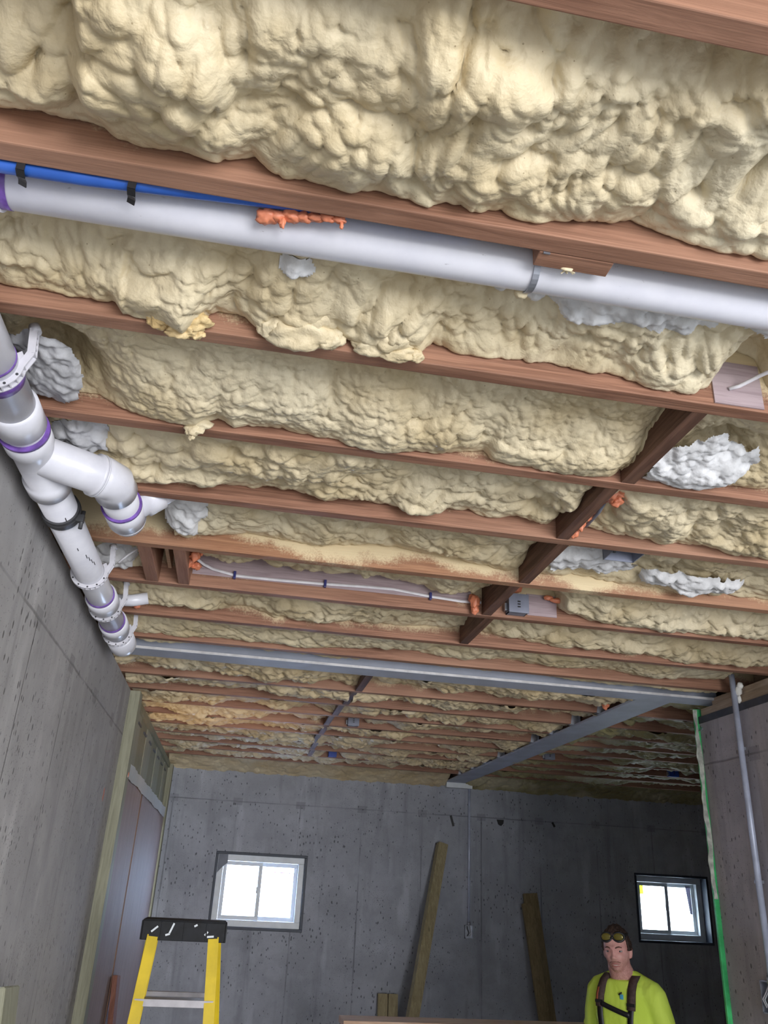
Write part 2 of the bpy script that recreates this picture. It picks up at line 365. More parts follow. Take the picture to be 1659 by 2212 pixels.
# ------------------------------------------------------------------ windows
def frame_rect(b, x0, x1, z0, z1, t, y0, y1, bev=.003):
    b.box(x0, x1, y0, y1, z0, z0 + t, bev); b.box(x0, x1, y0, y1, z1 - t, z1, bev)
    b.box(x0, x0 + t, y0, y1, z0 + t, z1 - t, bev); b.box(x1 - t, x1, y0, y1, z0 + t, z1 - t, bev)
def glass():
    t = NT('window_glass'); t.b.inputs['Transmission Weight'].default_value = 1; t.b.inputs['IOR'].default_value = 1.02; return t.out((.97, .99, 1), .02)
M['glass'] = glass()
def window(name, W, label, reveal):
    x0, x1, z0, z1 = W; e = empty(name, ((x0 + x1) / 2, WYF + .1, z0), label, 'window', None, 'structure')
    b = MB(); frame_rect(b, x0 + .001, x1 - .001, z0 + .001, z1 - .001, .022, WYF - .004, WYF + .245); b.done('window_buck', M['buck'], e)
    a0, a1, c0, c1 = x0 + .023, x1 - .023, z0 + .023, z1 - .023
    b = MB(); frame_rect(b, a0, a1, c0, c1, .055, WYF + reveal, WYF + reveal + .09); b.done('window_frame', M['vinyl'], e)
    xm = (a0 + a1) / 2; y = WYF + reveal
    for i, (s0, s1, yy) in enumerate(((a0 + .056, xm + .018, y + .02), (xm - .018, a1 - .056, y + .052))):
        b = MB(); frame_rect(b, s0, s1, c0 + .056, c1 - .056, .035, yy, yy + .026, .002); s = b.done('sash', M['vinyl'], e)
        MB().box(s0 + .033, s1 - .033, yy + .011, yy + .015, c0 + .089, c1 - .089).done('pane', M['glass'], s)
    MB().box(xm - .026, xm - .006, y + .008, y + .02, (c0 + c1) / 2 - .02, (c0 + c1) / 2 + .035, .002).done('latch', M['vinyl'], e)
    return e, (a0, a1, c0, c1, xm, y)
e1, q1 = window('window_1', W1, 'white sliding window in the far wall behind the ladder', .035)
e2, q2 = window('window_2', W2, 'white sliding window in the far wall beside the green striped wall end', .11)
a0, a1, c0, c1, xm, y = q1
st = MB(); frame_rect(st, xm + .095, a1 - .09, c1 - .215, c1 - .135, .005, y + .058, y + .0595, 0); st.box(xm + .13, a1 - .125, y + .058, y + .0595, c1 - .14, c1 - .123)
st.done('sticker', translucent('faint_red_print', (.70, .36, .42), .5), e1)
MB().poly([(a0 + .005, y - .002, c1 - .002), (a0 + .09, y - .002, c1 - .002), (a0 + .092, y - .002, c1 - .075), (a0 + .05, y - .002, c1 - .11), (a0 + .003, y - .002, c1 - .165)], .002, (0, -1, 0)).done('torn_film', plain('grey_film', (.20, .215, .26), .6), e1)
a0, a1, c0, c1, xm, y = q2
MB().box(a0 + .075, a0 + .13, y + .026, y + .029, c1 - .17, c1 - .075).done('sticker', translucent('yellow_label', (.72, .82, .04), .55), e2)
MB().poly([(a1 - .15, y + .05, c1 - .075), (a1 - .095, y + .05, c1 - .075), (a1 - .095, y + .05, c1 - .34), (a1 - .12, y + .05, c1 - .335)], .002, (0, -1, 0)).done('sticker', translucent('grey_label', (.20, .19, .27), .25), e2)

# ------------------------------------------------------------------ joists
F = [.62, 1.022, 1.428, 1.832, 2.236, 2.652, 3.05, 3.485, 3.868]         # far faces, first run
G = [4.645, 5.05, 5.43, 5.815, 6.21, 6.62, 7.01, 7.40, 7.85]            # far faces, past the cross beam
TH = .038
ordn = ['first', 'second', 'third', 'fourth', 'fifth', 'sixth', 'seventh', 'eighth', 'ninth', 'tenth']
jl = ['red-brown floor joist at the very top right edge of the view', 'long red-brown floor joist just above the white horizontal drain pipe',
      'red-brown floor joist under the drips and bulges of foam, next past the white horizontal pipe', 'thin-looking floor joist next past the bulged one, crossing the top of the blocking row',
      'dark stained floor joist meeting the elbow of the drain branch', 'pale tan dusty floor joist with little round knots above the boxed opening',
      'red floor joist carrying the white cable with blue staples', 'orange-brown floor joist just past the cable joist', 'thin red floor joist right before the grey cross beam']
JO = []
jm = ['joist', 'joist', 'joist', 'joist_mid', 'joist', 'joist_dusty', 'joist', 'joist_mid', 'joist']
for i, y in enumerate(F):
    JO.append(MB().box(-.882, 2.60, y - TH, y, H, H + .234, .0025).done('floor_joist', M[jm[i]], label=jl[i], cat='joist'))
for i, y in enumerate(G):
    MB().box(-.882, 2.118, y - TH, y, H, H + .234, .002).done('floor_joist', M['joist_far'], label=f'{ordn[i]} joist past the grey cross beam, on the left of the long grey beam', cat='joist')
    MB().box(2.242, 6.19, y - TH, y, H, H + .234, .002).done('floor_joist', M['joist_far'], label=f'{ordn[i]} joist past the grey cross beam, on the right of the long grey beam', cat='joist')

# ------------------------------------------------------------------ steel beams
def ibeam(axis, u0, u1, c, z0, wd=.14, hh=.235, label='', name='steel_beam'):
    b = MB()
    def bx(a0, a1, z0_, z1_):
        if axis == 'X': b.box(u0, u1, c + a0, c + a1, z0_, z1_, .002)
        else: b.box(c + a0, c + a1, u0, u1, z0_, z1_, .002)
    bx(-wd / 2, wd / 2, z0, z0 + .014); bx(-.005, .005, z0 + .014, z0 + hh - .014); bx(-wd / 2, wd / 2, z0 + hh - .014, z0 + hh)
    o = b.done(name, M['steelgrey'], label=label, cat='beam')
    return o
cb = ibeam('X', -.70, 2.52, 4.07, CZ + .985, .145, .235, 'grey painted steel beam crossing the whole room from left wall to right wall')
MB().box(-.69, 2.51, 3.9955, 3.9975, CZ + .986, CZ + .998).done('pale_edge', M['steel_edge'], cb)  # thin paler strip along the near edge of the lower flange
lb = ibeam('Y', 4.145, 8.56, 2.185, CZ + .9852, .20, .235, 'long grey painted steel beam running away to the far wall')
MB().box(2.128, 2.166, 4.16, 8.50, H - .004, H + .20).done('nailer', M['block'], lb)
MB().box(2.09, 2.36, 8.37, 8.449, CZ + .935, CZ + .9845, .003).done('bearing_plate', M['vinyl'], label='white painted bearing block under the far end of the long grey beam', cat='block')
# joist hangers on the long beam
def hanger(yc):
    b = MB(); x1 = 2.117; x0 = x1 - .055
    b.box(x0, x1, yc - .0215, yc + .0215, H - .0035, H - .0005)
    for s in (-1, 1):
        ya = yc + s * .0205
        b.bm.faces.ensure_lookup_table()
        b.poly([(x0, ya, H - .003), (x1, ya, H - .003), (x1, ya, H + .15), (x0 + .035, ya, H + .15), (x0 + .01, ya, H + .06)], .0015, (0, s, 0))
        b.box(x1 - .002, x1, min(ya, ya + s * .03), max(ya, ya + s * .03), H - .003, H + .15)
    return b
h0 = None
for i, y in enumerate(G):
    yc = y - TH / 2
    if h0 is None: o = h0 = hanger(yc).done('joist_hanger', M['galv'])
    else:
        o = h0.copy(); C.collection.objects.link(o); o.location = (0, yc - (G[0] - TH / 2), 0)
    tag(o, f'small galvanised joist hanger at the end of the {ordn[i]} joist on the long grey beam', 'hanger', 'joist hangers on the long grey beam')

# ------------------------------------------------------------------ blocking rows
bw = ['dark blocking board at the top end of the diagonal-looking row, nearest the camera', 'dark blocking board with a black stain beside the orange foam and grey cable',
      'third dark blocking board of the near row, left of the open grey box', 'short blocking board with pale dust just left of the closed grey box',
      None, None]
bx = [(F[2], F[3], .93), (F[3], F[4], .905), (F[4], F[5], .925), (F[5], F[6], .905), (F[6], F[7], .93)]
bl = ['dark grooved blocking board nearest the camera, at the top end of the blocking row', 'dark blocking board with a black stain, left of the grey cable and orange foam',
      'dark blocking board third in the near row, left of the fluffy white insulation', 'short brown blocking board just left of the grey box with a lid', 'last blocking board of the near row, before the cross beam']
for (ya, yb, xc), l in zip(bx, bl):
    MB().box(xc - .02, xc + .019, ya + .001, yb - TH - .001, H + .001, H + .234, .002).done('blocking_board', M['block'], label=l, cat='blocking')
Gb = [4.20] + G
bx2 = [.625, .605, .585, .57, .575, .565, .585, .60]
for i, xc in enumerate(bx2):
    ya = (Gb[i] if i else 4.15) + .001; yb = Gb[i + 1] - TH - .001
    MB().box(xc - .02, xc + .02, ya, yb, H + .001, H + .234, .002).done('blocking_board', M['block'], label=f'{ordn[i]} small blocking board past the cross beam', cat='blocking', group='far blocking row')

# ------------------------------------------------------------------ spray foam
def vnoise(x, y, seed):
    """smooth value noise"""
    xi = np.floor(x).astype(np.int64); yi = np.floor(y).astype(np.int64); fx = x - xi; fy = y - yi
    def h(a, b):
        n = (a * 374761393 + b * 668265263 + seed * 144665) & 0x7fffffff; n = ((n ^ (n >> 13)) * 1274126177) & 0x7fffffff
        return ((n ^ (n >> 16)) & 0xffff) / 65535.
    u = fx * fx * (3 - 2 * fx); v = fy * fy * (3 - 2 * fy)
    return (h(xi, yi) * (1 - u) + h(xi + 1, yi) * u) * (1 - v) + (h(xi, yi + 1) * (1 - u) + h(xi + 1, yi + 1) * u) * v
def billow(x, y, seed, sx, sy):
    """rounded lumps with creases between them: one bubble round each jittered cell centre"""
    x = x / sx; y = y / sy; xi = np.floor(x).astype(np.int64); yi = np.floor(y).astype(np.int64); best = np.full(x.shape, -9.)
    for i in (-1, 0, 1):
        for j in (-1, 0, 1):
            a = xi + i; b = yi + j
            n = (a * 73856093 + b * 19349663 + seed * 83492791) & 0x7fffffff; n = ((n ^ (n >> 13)) * 1274126177) & 0x7fffffff
            r1 = (n & 1023) / 1023.; r2 = ((n >> 10) & 1023) / 1023.; r3 = ((n >> 20) & 1023) / 1023.
            d2 = (x - a - r1) ** 2 + (y - b - r2) ** 2; rad = .62 + .42 * r3
            best = np.maximum(best, np.sqrt(np.maximum(0, rad ** 2 - d2)) * (.75 + .45 * r3))
    return best
def interp(xs, tab):
    if tab is None: return None
    t = np.array(tab); return np.interp(xs, t[:, 0], t[:, 1])
EDGE = {
1: [(-0.7, .05), (-0.48, 0.035), (-0.42, 0.044), (-0.38, 0.043), (-0.35, 0.035), (-0.3, 0.01), (-0.26, 0.008), (-0.19, 0.018), (-0.14, 0.001), (-0.09, 0.024), (-0.04, -0.007), (0.03, -0.005), (0.07, -0.009), (0.12, 0.006), (0.2, -0.01), (0.23, 0.01), (0.27, -0.002), (0.32, 0.005), (0.38, -0.003), (0.46, 0.005), (0.53, 0.03), (0.56, 0.032), (0.63, 0.015), (0.71, 0.001), (0.81, 0.008)],
2: [(-0.53, 0.013), (-0.45, 0.016), (-0.35, 0.019), (-0.33, -0.006), (-0.25, -0.003), (-0.21, -0.018), (-0.17, 0.019), (-0.15, 0.039), (-0.09, 0.032), (-0.06, 0.008), (-0.0, 0.001), (0.05, 0.006), (0.09, 0.03), (0.12, 0.012), (0.18, -0.001), (0.23, -0.004), (0.27, -0.001), (0.3, 0.031), (0.36, 0.016), (0.47, 0.008), (0.57, 0.015), (0.71, 0.012), (0.78, -0.008), (0.89, -0.015), (0.93, .0), (.945, .06), (1.06, .06), (1.08, .0)],
3: [(-0.6, .03), (-0.5, -0.004), (-0.42, 0.016), (-0.34, 0.003), (-0.25, -0.007), (-0.2, -0.013), (-0.15, 0.015), (-0.11, -0.006), (-0.04, 0.004), (0.06, 0.002), (0.14, 0.005), (0.2, -0.007), (0.27, -0.016), (0.36, 0.002), (0.42, -0.002), (0.53, 0.02), (0.55, -0.004), (0.6, -0.01), (0.69, -0.018), (0.78, -0.013), (0.86, -0.009), (0.96, 0.005), (1.05, 0.004), (1.19, 0.015), (1.34, 0.028)],
4: [(-0.4, 0.017), (-0.34, 0.018), (-0.25, 0.033), (-0.17, 0.033), (-0.11, 0.028), (-0.03, 0.029), (0.08, 0.031), (0.16, 0.016), (0.21, 0.038), (0.34, 0.032), (0.44, 0.017), (0.5, 0.033), (0.53, 0.043), (0.59, 0.04), (0.65, 0.024), (0.73, 0.032), (0.85, 0.026), (0.96, 0.032), (1.08, 0.012), (1.24, 0.002), (1.38, 0.019), (1.46, -0.004), (1.6, -0.006)],
5: [(-0.3, 0.024), (-0.19, 0.046), (-0.12, 0.055), (0.04, 0.048), (0.2, 0.05), (0.36, 0.078), (0.53, 0.063), (0.7, 0.047), (0.84, 0.028), (0.91, 0.018), (1.04, 0.024), (1.22, 0.026), (1.4, 0.019), (1.58, 0.021), (1.76, 0.022)],
6: [(-.5, .03), (-.43, .04), (-.40, .16), (-0.28, 0.14), (-0.12, 0.091), (-0.01, 0.122), (0.06, 0.092), (0.24, 0.093), (0.43, 0.094), (0.62, 0.096), (0.73, 0.069), (0.83, 0.07), (.92, .12), (1.19, 0.10), (1.21, 0.022), (1.39, 0.001), (1.59, -0.009), (1.8, 0.002), (2.01, 0.002), (2.13, 0.0)],
7: [(-0.48, 0.03), (-0.34, 0.024), (-0.21, 0.038), (-0.03, 0.066), (0.01, 0.05), (0.09, 0.027), (0.2, 0.027), (0.3, 0.026), (0.4, 0.047), (0.5, 0.047), (0.61, 0.036), (0.93, 0.068), (1.14, 0.035), (1.36, 0.024), (1.59, 0.023), (1.81, 0.001), (2.04, 0.0), (2.28, 0.022)],
8: [(-0.49, 0.002), (-0.32, 0.003), (-0.1, 0.022), (0.05, 0.021), (0.23, 0.02), (0.34, 0.019), (0.56, 0.036), (0.8, 0.039), (1.03, 0.021), (1.27, 0.043), (1.36, 0.029), (1.51, 0.03), (1.76, 0.041), (2.0, 0.027), (2.26, 0.038)]}
class Bay:
    """foam height (above the joist underside) over x and the position across the bay"""
    def __init__(s, y0, y1, seed, edge=None, back=.06, mid=.075, big=(.10, .09), amp=1.0, fine=(.030, .030), emean=.05, evar=.045, ends=None, edgen=1.0, warp=.02):
        s.__dict__.update(locals())
    def h(s, x, y):
        v = (y - s.y0) / (s.y1 - s.y0)
        wx = x + s.warp * (vnoise(x * 9, y * 9, s.seed + 5) - .5) * 2; wy = y + s.warp * (vnoise(x * 9 + 40, y * 9, s.seed + 6) - .5) * 2
        if s.edge is not None: e = interp(x, s.edge) + .008
        else:
            e = s.emean + s.evar * (2 * vnoise(x * 3.1, x * 0, s.seed) - 1) + s.evar * .6 * (2 * vnoise(x * 9, x * 0, s.seed + 2) - 1)
            e = np.maximum(e, .004)
        mid = s.mid + .05 * (vnoise(x * 2.3, y * 4, s.seed + 9) - .5)
        base = np.where(v < .35, s.back + (mid - s.back) * np.clip(v / .35, 0, 1), 0)
        k = np.clip((v - .35) / .65, 0, 1); k = k * k * (3 - 2 * k)
        base = np.where(v >= .35, mid * (1 - k) + e * k, base)
        a = s.amp
        # lumps count less on the very edge so that the foam line keeps its course
        ek = 1 - .55 * np.clip((v - .8) / .2, 0, 1) * s.edgen
        w2 = .006 * (vnoise(x * 40, y * 40, s.seed + 15) - .5)
        big = billow(wx, wy, s.seed, *s.big); pat = vnoise(x * 5, y * 7, s.seed + 8)
        L = .30 * min(s.big) * a * big
        L += .60 * min(s.fine) * a * billow(wx + .3 + w2, wy + w2, s.seed + 1, *s.fine) * (.55 + .9 * pat)
        L += .55 * min(s.fine) * .5 * a * billow(wx + w2, wy + .2 - w2, s.seed + 3, s.fine[0] * .5, s.fine[1] * .5) * (1.5 - pat)
        L += .045 * a * (vnoise(x * 4.5, y * 6, s.seed + 7) - .5)
        z = base + (.30 * min(s.big) * .55 + .60 * min(s.fine) * .5 + .08 * min(s.fine)) * a - L * ek
        # rounded lip where the foam meets the board
        lip = np.clip((v * (s.y1 - s.y0) - (s.y1 - s.y0) + .012) / .012, 0, 1); z = z + .012 * (1 - np.sqrt(1 - lip ** 2 * .999))
        return z
def heightmesh(name, xs, ys, Z, mat, mask=None):
    nx, ny = len(xs), len(ys); X, Y = np.meshgrid(xs, ys, indexing='ij'); co = np.stack([X, Y, Z], -1).reshape(-1, 3).astype(np.float32)
    i = np.arange(nx - 1)[:, None] * ny + np.arange(ny - 1)[None]; q = np.stack([i, i + 1, i + ny + 1, i + ny], -1)
    if mask is not None:
        mm = mask[:-1, :-1] | mask[1:, :-1] | mask[:-1, 1:] | mask[1:, 1:]; q = q[mm]
        used, inv = np.unique(q.reshape(-1), return_inverse=True); co = co[used]; q = inv.reshape(-1, 4)
    q = q.reshape(-1, 4); n = len(q)
    me = bpy.data.meshes.new(name); me.vertices.add(len(co)); me.vertices.foreach_set('co', co.reshape(-1)); me.loops.add(n * 4); me.loops.foreach_set('vertex_index', q.reshape(-1).astype(np.int32))
    me.polygons.add(n); me.polygons.foreach_set('loop_start', np.arange(0, n * 4, 4, dtype=np.int32)); me.polygons.foreach_set('loop_total', np.full(n, 4, dtype=np.int32))
    me.polygons.foreach_set('use_smooth', np.ones(n, bool)); me.update(calc_edges=True); me.validate()
    return link(name, me, mat)
def foam_bay(bay, x0, x1, res, label, mat, skip=None, cuts=()):
    xs = np.arange(x0, x1 + res, res); ys = np.linspace(bay.y0, bay.y1, max(8, int((bay.y1 - bay.y0) / res)))
    X, Y = np.meshgrid(xs, ys, indexing='ij'); Z = bay.h(X, Y)
    for f in cuts: Z = f(X, Y, Z)
    Z = np.clip(Z, -.06, .222)
    msk = None
    if skip:
        msk = np.ones(X.shape, bool)
        for a, b in skip: msk &= ~((X > a) & (X < b))
    o = heightmesh('spray_foam', xs, ys, H + Z, mat, msk)
    return tag(o, label, 'insulation')
BAY = []
def endcurl(xa, side, w=.05, d=.05):
    """foam rolls up towards a block at xa"""
    def f(X, Y, Z):
        t = np.clip(1 - np.abs(X - xa) / w, 0, 1); on = (X < xa) if side < 0 else (X > xa)
        return Z + np.where(on, d * (1 - np.sqrt(1 - t ** 2 * .999)) , 0)
    return f
def push(xc, yc, rx, ry, d):
    def f(X, Y, Z):
        q = ((X - xc) / rx) ** 2 + ((Y - yc) / ry) ** 2; return Z + d * np.exp(-q * 1.2)
    return f
def wallup(x0, x1, d, n=0):
    def f(X, Y, Z):
        k = np.clip((X - x0) / (x1 - x0), 0, 1); k = k * k * (3 - 2 * k); return Z + d * (1 - k)
    return f
# bay labels run from the camera to the cross beam
B0 = Bay(F[0], F[1] - TH, 11, EDGE[1], .075, .03, (.12, .12), 1.05, (.038, .045), warp=.03)
def b0step(X, Y, Z):
    w_ = .02 * (vnoise(Y * 9, Y * 0, 3) - .5)
    k = np.clip((X + w_ + .355) / .04, 0, 1); k = k * k * (3 - 2 * k); return Z + .075 * (1 - k) * (1 - np.clip(((Y - .62) / .364 - .5) / .42, 0, 1))
foam_bay(B0, -.69, 1.6, .0032, 'biggest closest mass of cream spray foam filling the top of the view', M['foam'], cuts=[b0step, push(.22, .75, .12, .06, -.03), push(-.2, .80, .1, .1, -.03), push(.45, .66, .25, .05, .05)])
Bm = Bay(F[0] - .40, F[0] - TH, 12, None, .05, .05)
foam_bay(Bm, -.2, 1.6, .006, 'sliver of cream spray foam above the topmost joist in the top right corner', M['foam'])
B1 = Bay(F[1], F[2] - TH, 21, EDGE[2], .15, .085, (.085, .075), 1.0, (.035, .04), warp=.03)
foam_bay(B1, -.69, 1.7, .0034, 'cream spray foam beneath and beyond the white horizontal pipe', M['foam'], cuts=[push(1.02, 1.33, .09, .1, .10), push(.55, 1.33, .2, .05, .02)])
B2 = Bay(F[2], F[3] - TH, 31, EDGE[3], .055, .06, (.11, .11), .72, (.026, .026), warp=.018)
foam_bay(B2, -.69, 2.44, .0036, 'finely lumped cream spray foam patch in the third bay, ending at the nearest blocking board', M['foam'], skip=[(.912, .947)], cuts=[endcurl(.912, -1), push(-.52, 1.66, .10, .13, .12), push(1.1, 1.66, .12, .10, .09)])
B3 = Bay(F[3], F[4] - TH, 41, EDGE[4], .06, .055, (.10, .095), 1.0, (.045, .04), warp=.03)
foam_bay(B3, -.69, 2.44, .004, 'cream spray foam with heavy folds beside the drain wye, left of the black stained blocking', M['foam'], skip=[(.887, .922)], cuts=[endcurl(.887, -1), push(.965, 2.02, .05, .12, .07)])
B4 = Bay(F[4], F[5] - TH, 51, EDGE[5], .07, .075, (.085, .08), .95, (.04, .035), warp=.03)
foam_bay(B4, -.30, 2.44, .0045, 'cream spray foam bay behind the drain elbow, above the pale tan joist', M['foam'], skip=[(.907, .942)], cuts=[endcurl(.907, -1), push(1.3, 2.48, .45, .08, .045)])
B5 = Bay(F[5], F[6] - TH, 61, EDGE[6], .085, .09, (.08, .08), .95, (.035, .035), warp=.025)
foam_bay(B5, -.69, 2.44, .005, 'cream spray foam in the bay that hides the white stapled cable', M['foam'], skip=[(-.425, -.265), (.887, .922)], cuts=[push(1.08, 2.97, .13, .07, .05)])
B6 = Bay(F[6], F[7] - TH, 71, EDGE[7], .075, .085, (.085, .08), .95, (.04, .035), warp=.025)
foam_bay(B6, -.69, 2.44, .0055, 'cream spray foam in the bay just past the cable joist', M['foam'], skip=[(.912, .947)])
B7 = Bay(F[7], F[8] - TH, 81, EDGE[8], .06, .06, (.15, .06), .8, (.04, .03), warp=.025)
foam_bay(B7, -.69, 2.40, .0055, 'smoother streaked cream spray foam in the last full bay before the cross beam', M['foam'])
B8 = Bay(F[8], 3.992, 91, None, .045, .03, (.07, .05), .6, (.035, .03), .03, .012)
foam_bay(B8, -.69, 2.44, .006, 'narrow strip of cream foam squeezed between last joist and the cross beam', M['foam'])
ys = [4.148] + G
for i in range(len(G)):
    y0 = ys[i]; y1 = G[i] - TH
    b = Bay(y0, y1, 100 + i * 7, None, .03, .032, (.085, .075), 1.1, (.038, .034), .036 if i > 1 else .05, .038, warp=.025)
    foam_bay(b, -.69, 2.118, .0075, f'cream foam left of the long grey beam, {ordn[i]} bay past the cross beam', M['foam_far'], skip=[(bx2[i] - .016, bx2[i] + .016)] if i < len(bx2) else None, cuts=[push(bxx, y1 - .06, .07, .22, .12) for bi, bxx in ((3, .755), (7, .80)) if bi == i])
    b = Bay(y0, y1, 200 + i * 7, None, .03, .032, (.10, .085), 1.0, (.038, .034), .036, .032, warp=.025)
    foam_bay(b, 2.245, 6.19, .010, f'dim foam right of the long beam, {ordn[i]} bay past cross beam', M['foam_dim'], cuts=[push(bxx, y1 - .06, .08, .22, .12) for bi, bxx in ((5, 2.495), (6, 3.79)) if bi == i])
# foam that closes the last bay and rolls down onto the far wall top
def rim(x0, x1, seed, label, ydrop, mt='foam_far'):
    xs = np.arange(x0, x1, .008); ys_ = np.linspace(G[-1], WYF - .001, 75); X, Y = np.meshgrid(xs, ys_, indexing='ij')
    v = (Y - G[-1]) / (WYF - G[-1]); k = np.clip((v - .1) / .9, 0, 1) ** 1.5
    Z = .10 * (1 - k) + (ydrop + .012 * (vnoise(X * 5, X * 0, seed) - .5)) * k - .03 * billow(X, Y, seed, .09, .09) * (1 - .5 * k) - .012 * billow(X, Y, seed + 1, .035, .035) + .02
    return tag(heightmesh('spray_foam', xs, ys_, H + Z, M[mt]), label, 'insulation')
rim(-.66, 2.085, 301, 'strip of cream foam along the far wall top, left of the long beam end', -.055)
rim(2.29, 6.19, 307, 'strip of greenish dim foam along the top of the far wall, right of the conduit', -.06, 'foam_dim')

# white fibre insulation lying over / peeking through the foam
def batt(bay, cx, cy, rx, ry, seed, label, lift=.012, mat='white_wrap', rough=.016, ang=0):
    res = .004 if cy < 2.2 else .006; xs = np.arange(cx - rx * 1.3, cx + rx * 1.3, res); ys_ = np.arange(max(bay.y0 + .001, cy - ry * 1.3), min(bay.y1 - .001, cy + ry * 1.3), res)
    X, Y = np.meshgrid(xs, ys_, indexing='ij'); U = (X - cx) * math.cos(ang) + (Y - cy) * math.sin(ang); V = -(X - cx) * math.sin(ang) + (Y - cy) * math.cos(ang)
    q = np.sqrt((U / rx) ** 2 + (V / ry) ** 2) + .7 * (vnoise(X * 14, Y * 14, seed) - .5) + .25 * (vnoise(X * 40, Y * 40, seed + 1) - .5)
    m = np.clip((1 - q) * 3.5, -1, 1)
    fl = .5 * rough * (billow(X, Y, seed + 2, .045, .022) - .4) + .25 * rough * vnoise(X * 90, Y * 50, seed + 3)
    Z = bay.h(X, Y) - .002 - (lift * .55) * np.clip(m, 0, 1) - fl * np.clip(m * 1.5, 0, 1)
    o = heightmesh('glass_fibre_insulation', xs, ys_, H + Z, M[mat], m > 0)
    return tag(o, label, 'insulation')
batt(B1, .58, 1.19, .24, .045, 401, 'bright white frosted insulation along the underside of the white pipe at the right', .018)
batt(B1, -.005, 1.20, .035, .03, 405, 'small torn white insulation scrap under the middle of the white pipe', .02)
batt(B1, .93, 1.16, .11, .06, 407, 'white frosted insulation at the right edge of view below the pipe', .02)
batt(B2, 1.08, 1.70, .11, .12, 409, 'fluffy white insulation pocket right of the nearest blocking board', .003, 'white_wrap', .010)
batt(B2, -.53, 1.68, .08, .11, 411, 'torn grey-white insulation tuft beside the near white drain pipe', .004, 'grey_wrap', .022)
batt(B3, -.52, 2.0, .08, .10, 412, 'white fibre tuft above the wye of the drain pipe', .006, 'grey_wrap', .022)
batt(B4, 1.13, 2.44, .13, .085, 413, 'white fluffy insulation around the open grey box', .022)
batt(B4, 1.52, 2.50, .22, .05, 415, 'long bright white insulation right of the open grey box', .026)
batt(B4, -.27, 2.46, .06, .10, 417, 'white insulation flap right of the drain elbow', .02)
batt(B5, -.54, 2.90, .10, .08, 419, 'pale insulation lump left of the boxed wood opening', .02)
bq = Bay(4.148, G[0] - TH, 100, None, .085, .10, (.085, .08), 1.0, (.035, .032), .085, .045, warp=.025)
batt(bq, 1.93, 4.45, .12, .07, 421, 'white insulation in the corner between cross beam and long grey beam', .03)

# drips and bulges that hang over the second joist
def glob(name, parts, label, mat, cat='foam', sub=3, amp=.22):
    b = MB()
    for i, (c, r, sc) in enumerate(parts): b.blob((c[0], c[1], c[2]), r, sc, sub, amp, seed=i + len(parts))
    return b.done(name, mat, label=label, cat=cat)
mdrip = mat_foam('browned_foam', (.66, .49, .24), (.50, .33, .13))
glob('foam_drip', [((-.215, 1.385, H - .004), .028, (1.2, .6, .7)), ((-.255, 1.375, H + .008), .026, (1, .8, .8)), ((-.185, 1.392, H - .006), .016, (1, .6, .8)), ((-.20, 1.372, H + .012), .03, (1.3, .7, .7))],
     'browned ragged foam drip hanging over the joist past the white pipe', mdrip, sub=4, amp=.5)
glob('foam_bulge', [((.02, 1.368, H + .022), .05, (1.5, .75, .85)), ((-.035, 1.365, H + .02), .032, (1, .8, .8)), ((.075, 1.372, H + .018), .034, (1.1, .7, .8)), ((.03, 1.355, H + .04), .05, (1.2, 1, .8))],
     'rounded foam bulge sagging over the joist, in the middle left', M['foam'], sub=4, amp=.3)
glob('foam_bulge', [((.17, 1.375, H + .014), .032, (1.3, .7, .7)), ((.225, 1.378, H + .010), .030, (1.4, .6, .7)), ((.20, 1.36, H + .03), .04, (1.4, .9, .8)), ((.265, 1.38, H + .008), .016, (1, .8, .9))],
     'rounded foam bulge sagging over the joist, right of the larger bulge', M['foam'], sub=4, amp=.3)
glob('foam_drip', [((-.203, 1.79, H - .006), .022, (1, .35, .8)), ((-.19, 1.787, H + .01), .022, (1.3, .4, .7)), ((-.207, 1.80, H - .016), .011, (.9, .6, 1.3))],
     'pointed foam drip over the third joist near the drain pipes', M['foam'], sub=3, amp=.45)

# orange fire-block foam
glob('fire_foam', [((-.062, 1.058, H + .010), .014, (1.3, 1, .9)), ((-.045, 1.055, H + .012), .012, (1.3, 1, .8)), ((-.034, 1.056, H + .002), .007, (.9, .9, 1.5)), ((-.020, 1.050, H + .012), .012, (1.5, 1, .8)), ((.000, 1.047, H + .010), .010, (1.5, 1, .8)), ((.020, 1.042, H + .010), .009, (1.6, .9, .8)), ((.040, 1.038, H + .010), .009, (1.6, .8, .8)), ((.060, 1.036, H + .008), .008, (1.4, .8, .8)), ((.064, 1.038, H - .001), .0042, (.8, .9, 2.2))],
     'orange foam beads squeezed out above the white horizontal pipe', M['fire'], amp=.4)
glob('fire_foam', [((-.262, 2.86, H + .075), .022, (1, 1, 1)), ((-.245, 2.84, H + .06), .018, (1, 1, 1.3)), ((-.268, 2.88, H + .05), .018, (1, 1, 1.2)), ((-.24, 2.90, H + .04), .016, (1.2, 1, .9)), ((-.225, 2.86, H + .085), .016, (1, 1, 1))],
     'orange and pale foam wad where the white cable leaves the boxed opening', M['fire'], amp=.5)
glob('fire_foam', [((.845, 2.97, H + .04), .022, (.8, .8, 1.3)), ((.85, 2.985, H + .015), .018, (.9, .7, 1.2)), ((.84, 2.99, H + .06), .016, (1, 1, 1))],
     'orange foam strand just left of the blocking beside the lidded grey box', M['fire'], amp=.35)
glob('fire_foam', [((.955, 1.935, H + .045), .026, (1, 1, 1)), ((.975, 1.955, H + .03), .018, (1, 1, .8)), ((.95, 1.97, H + .05), .018, (1, 1, 1))],
     'orange foam knot at the upper end of the grey cable', M['fire'], amp=.6)
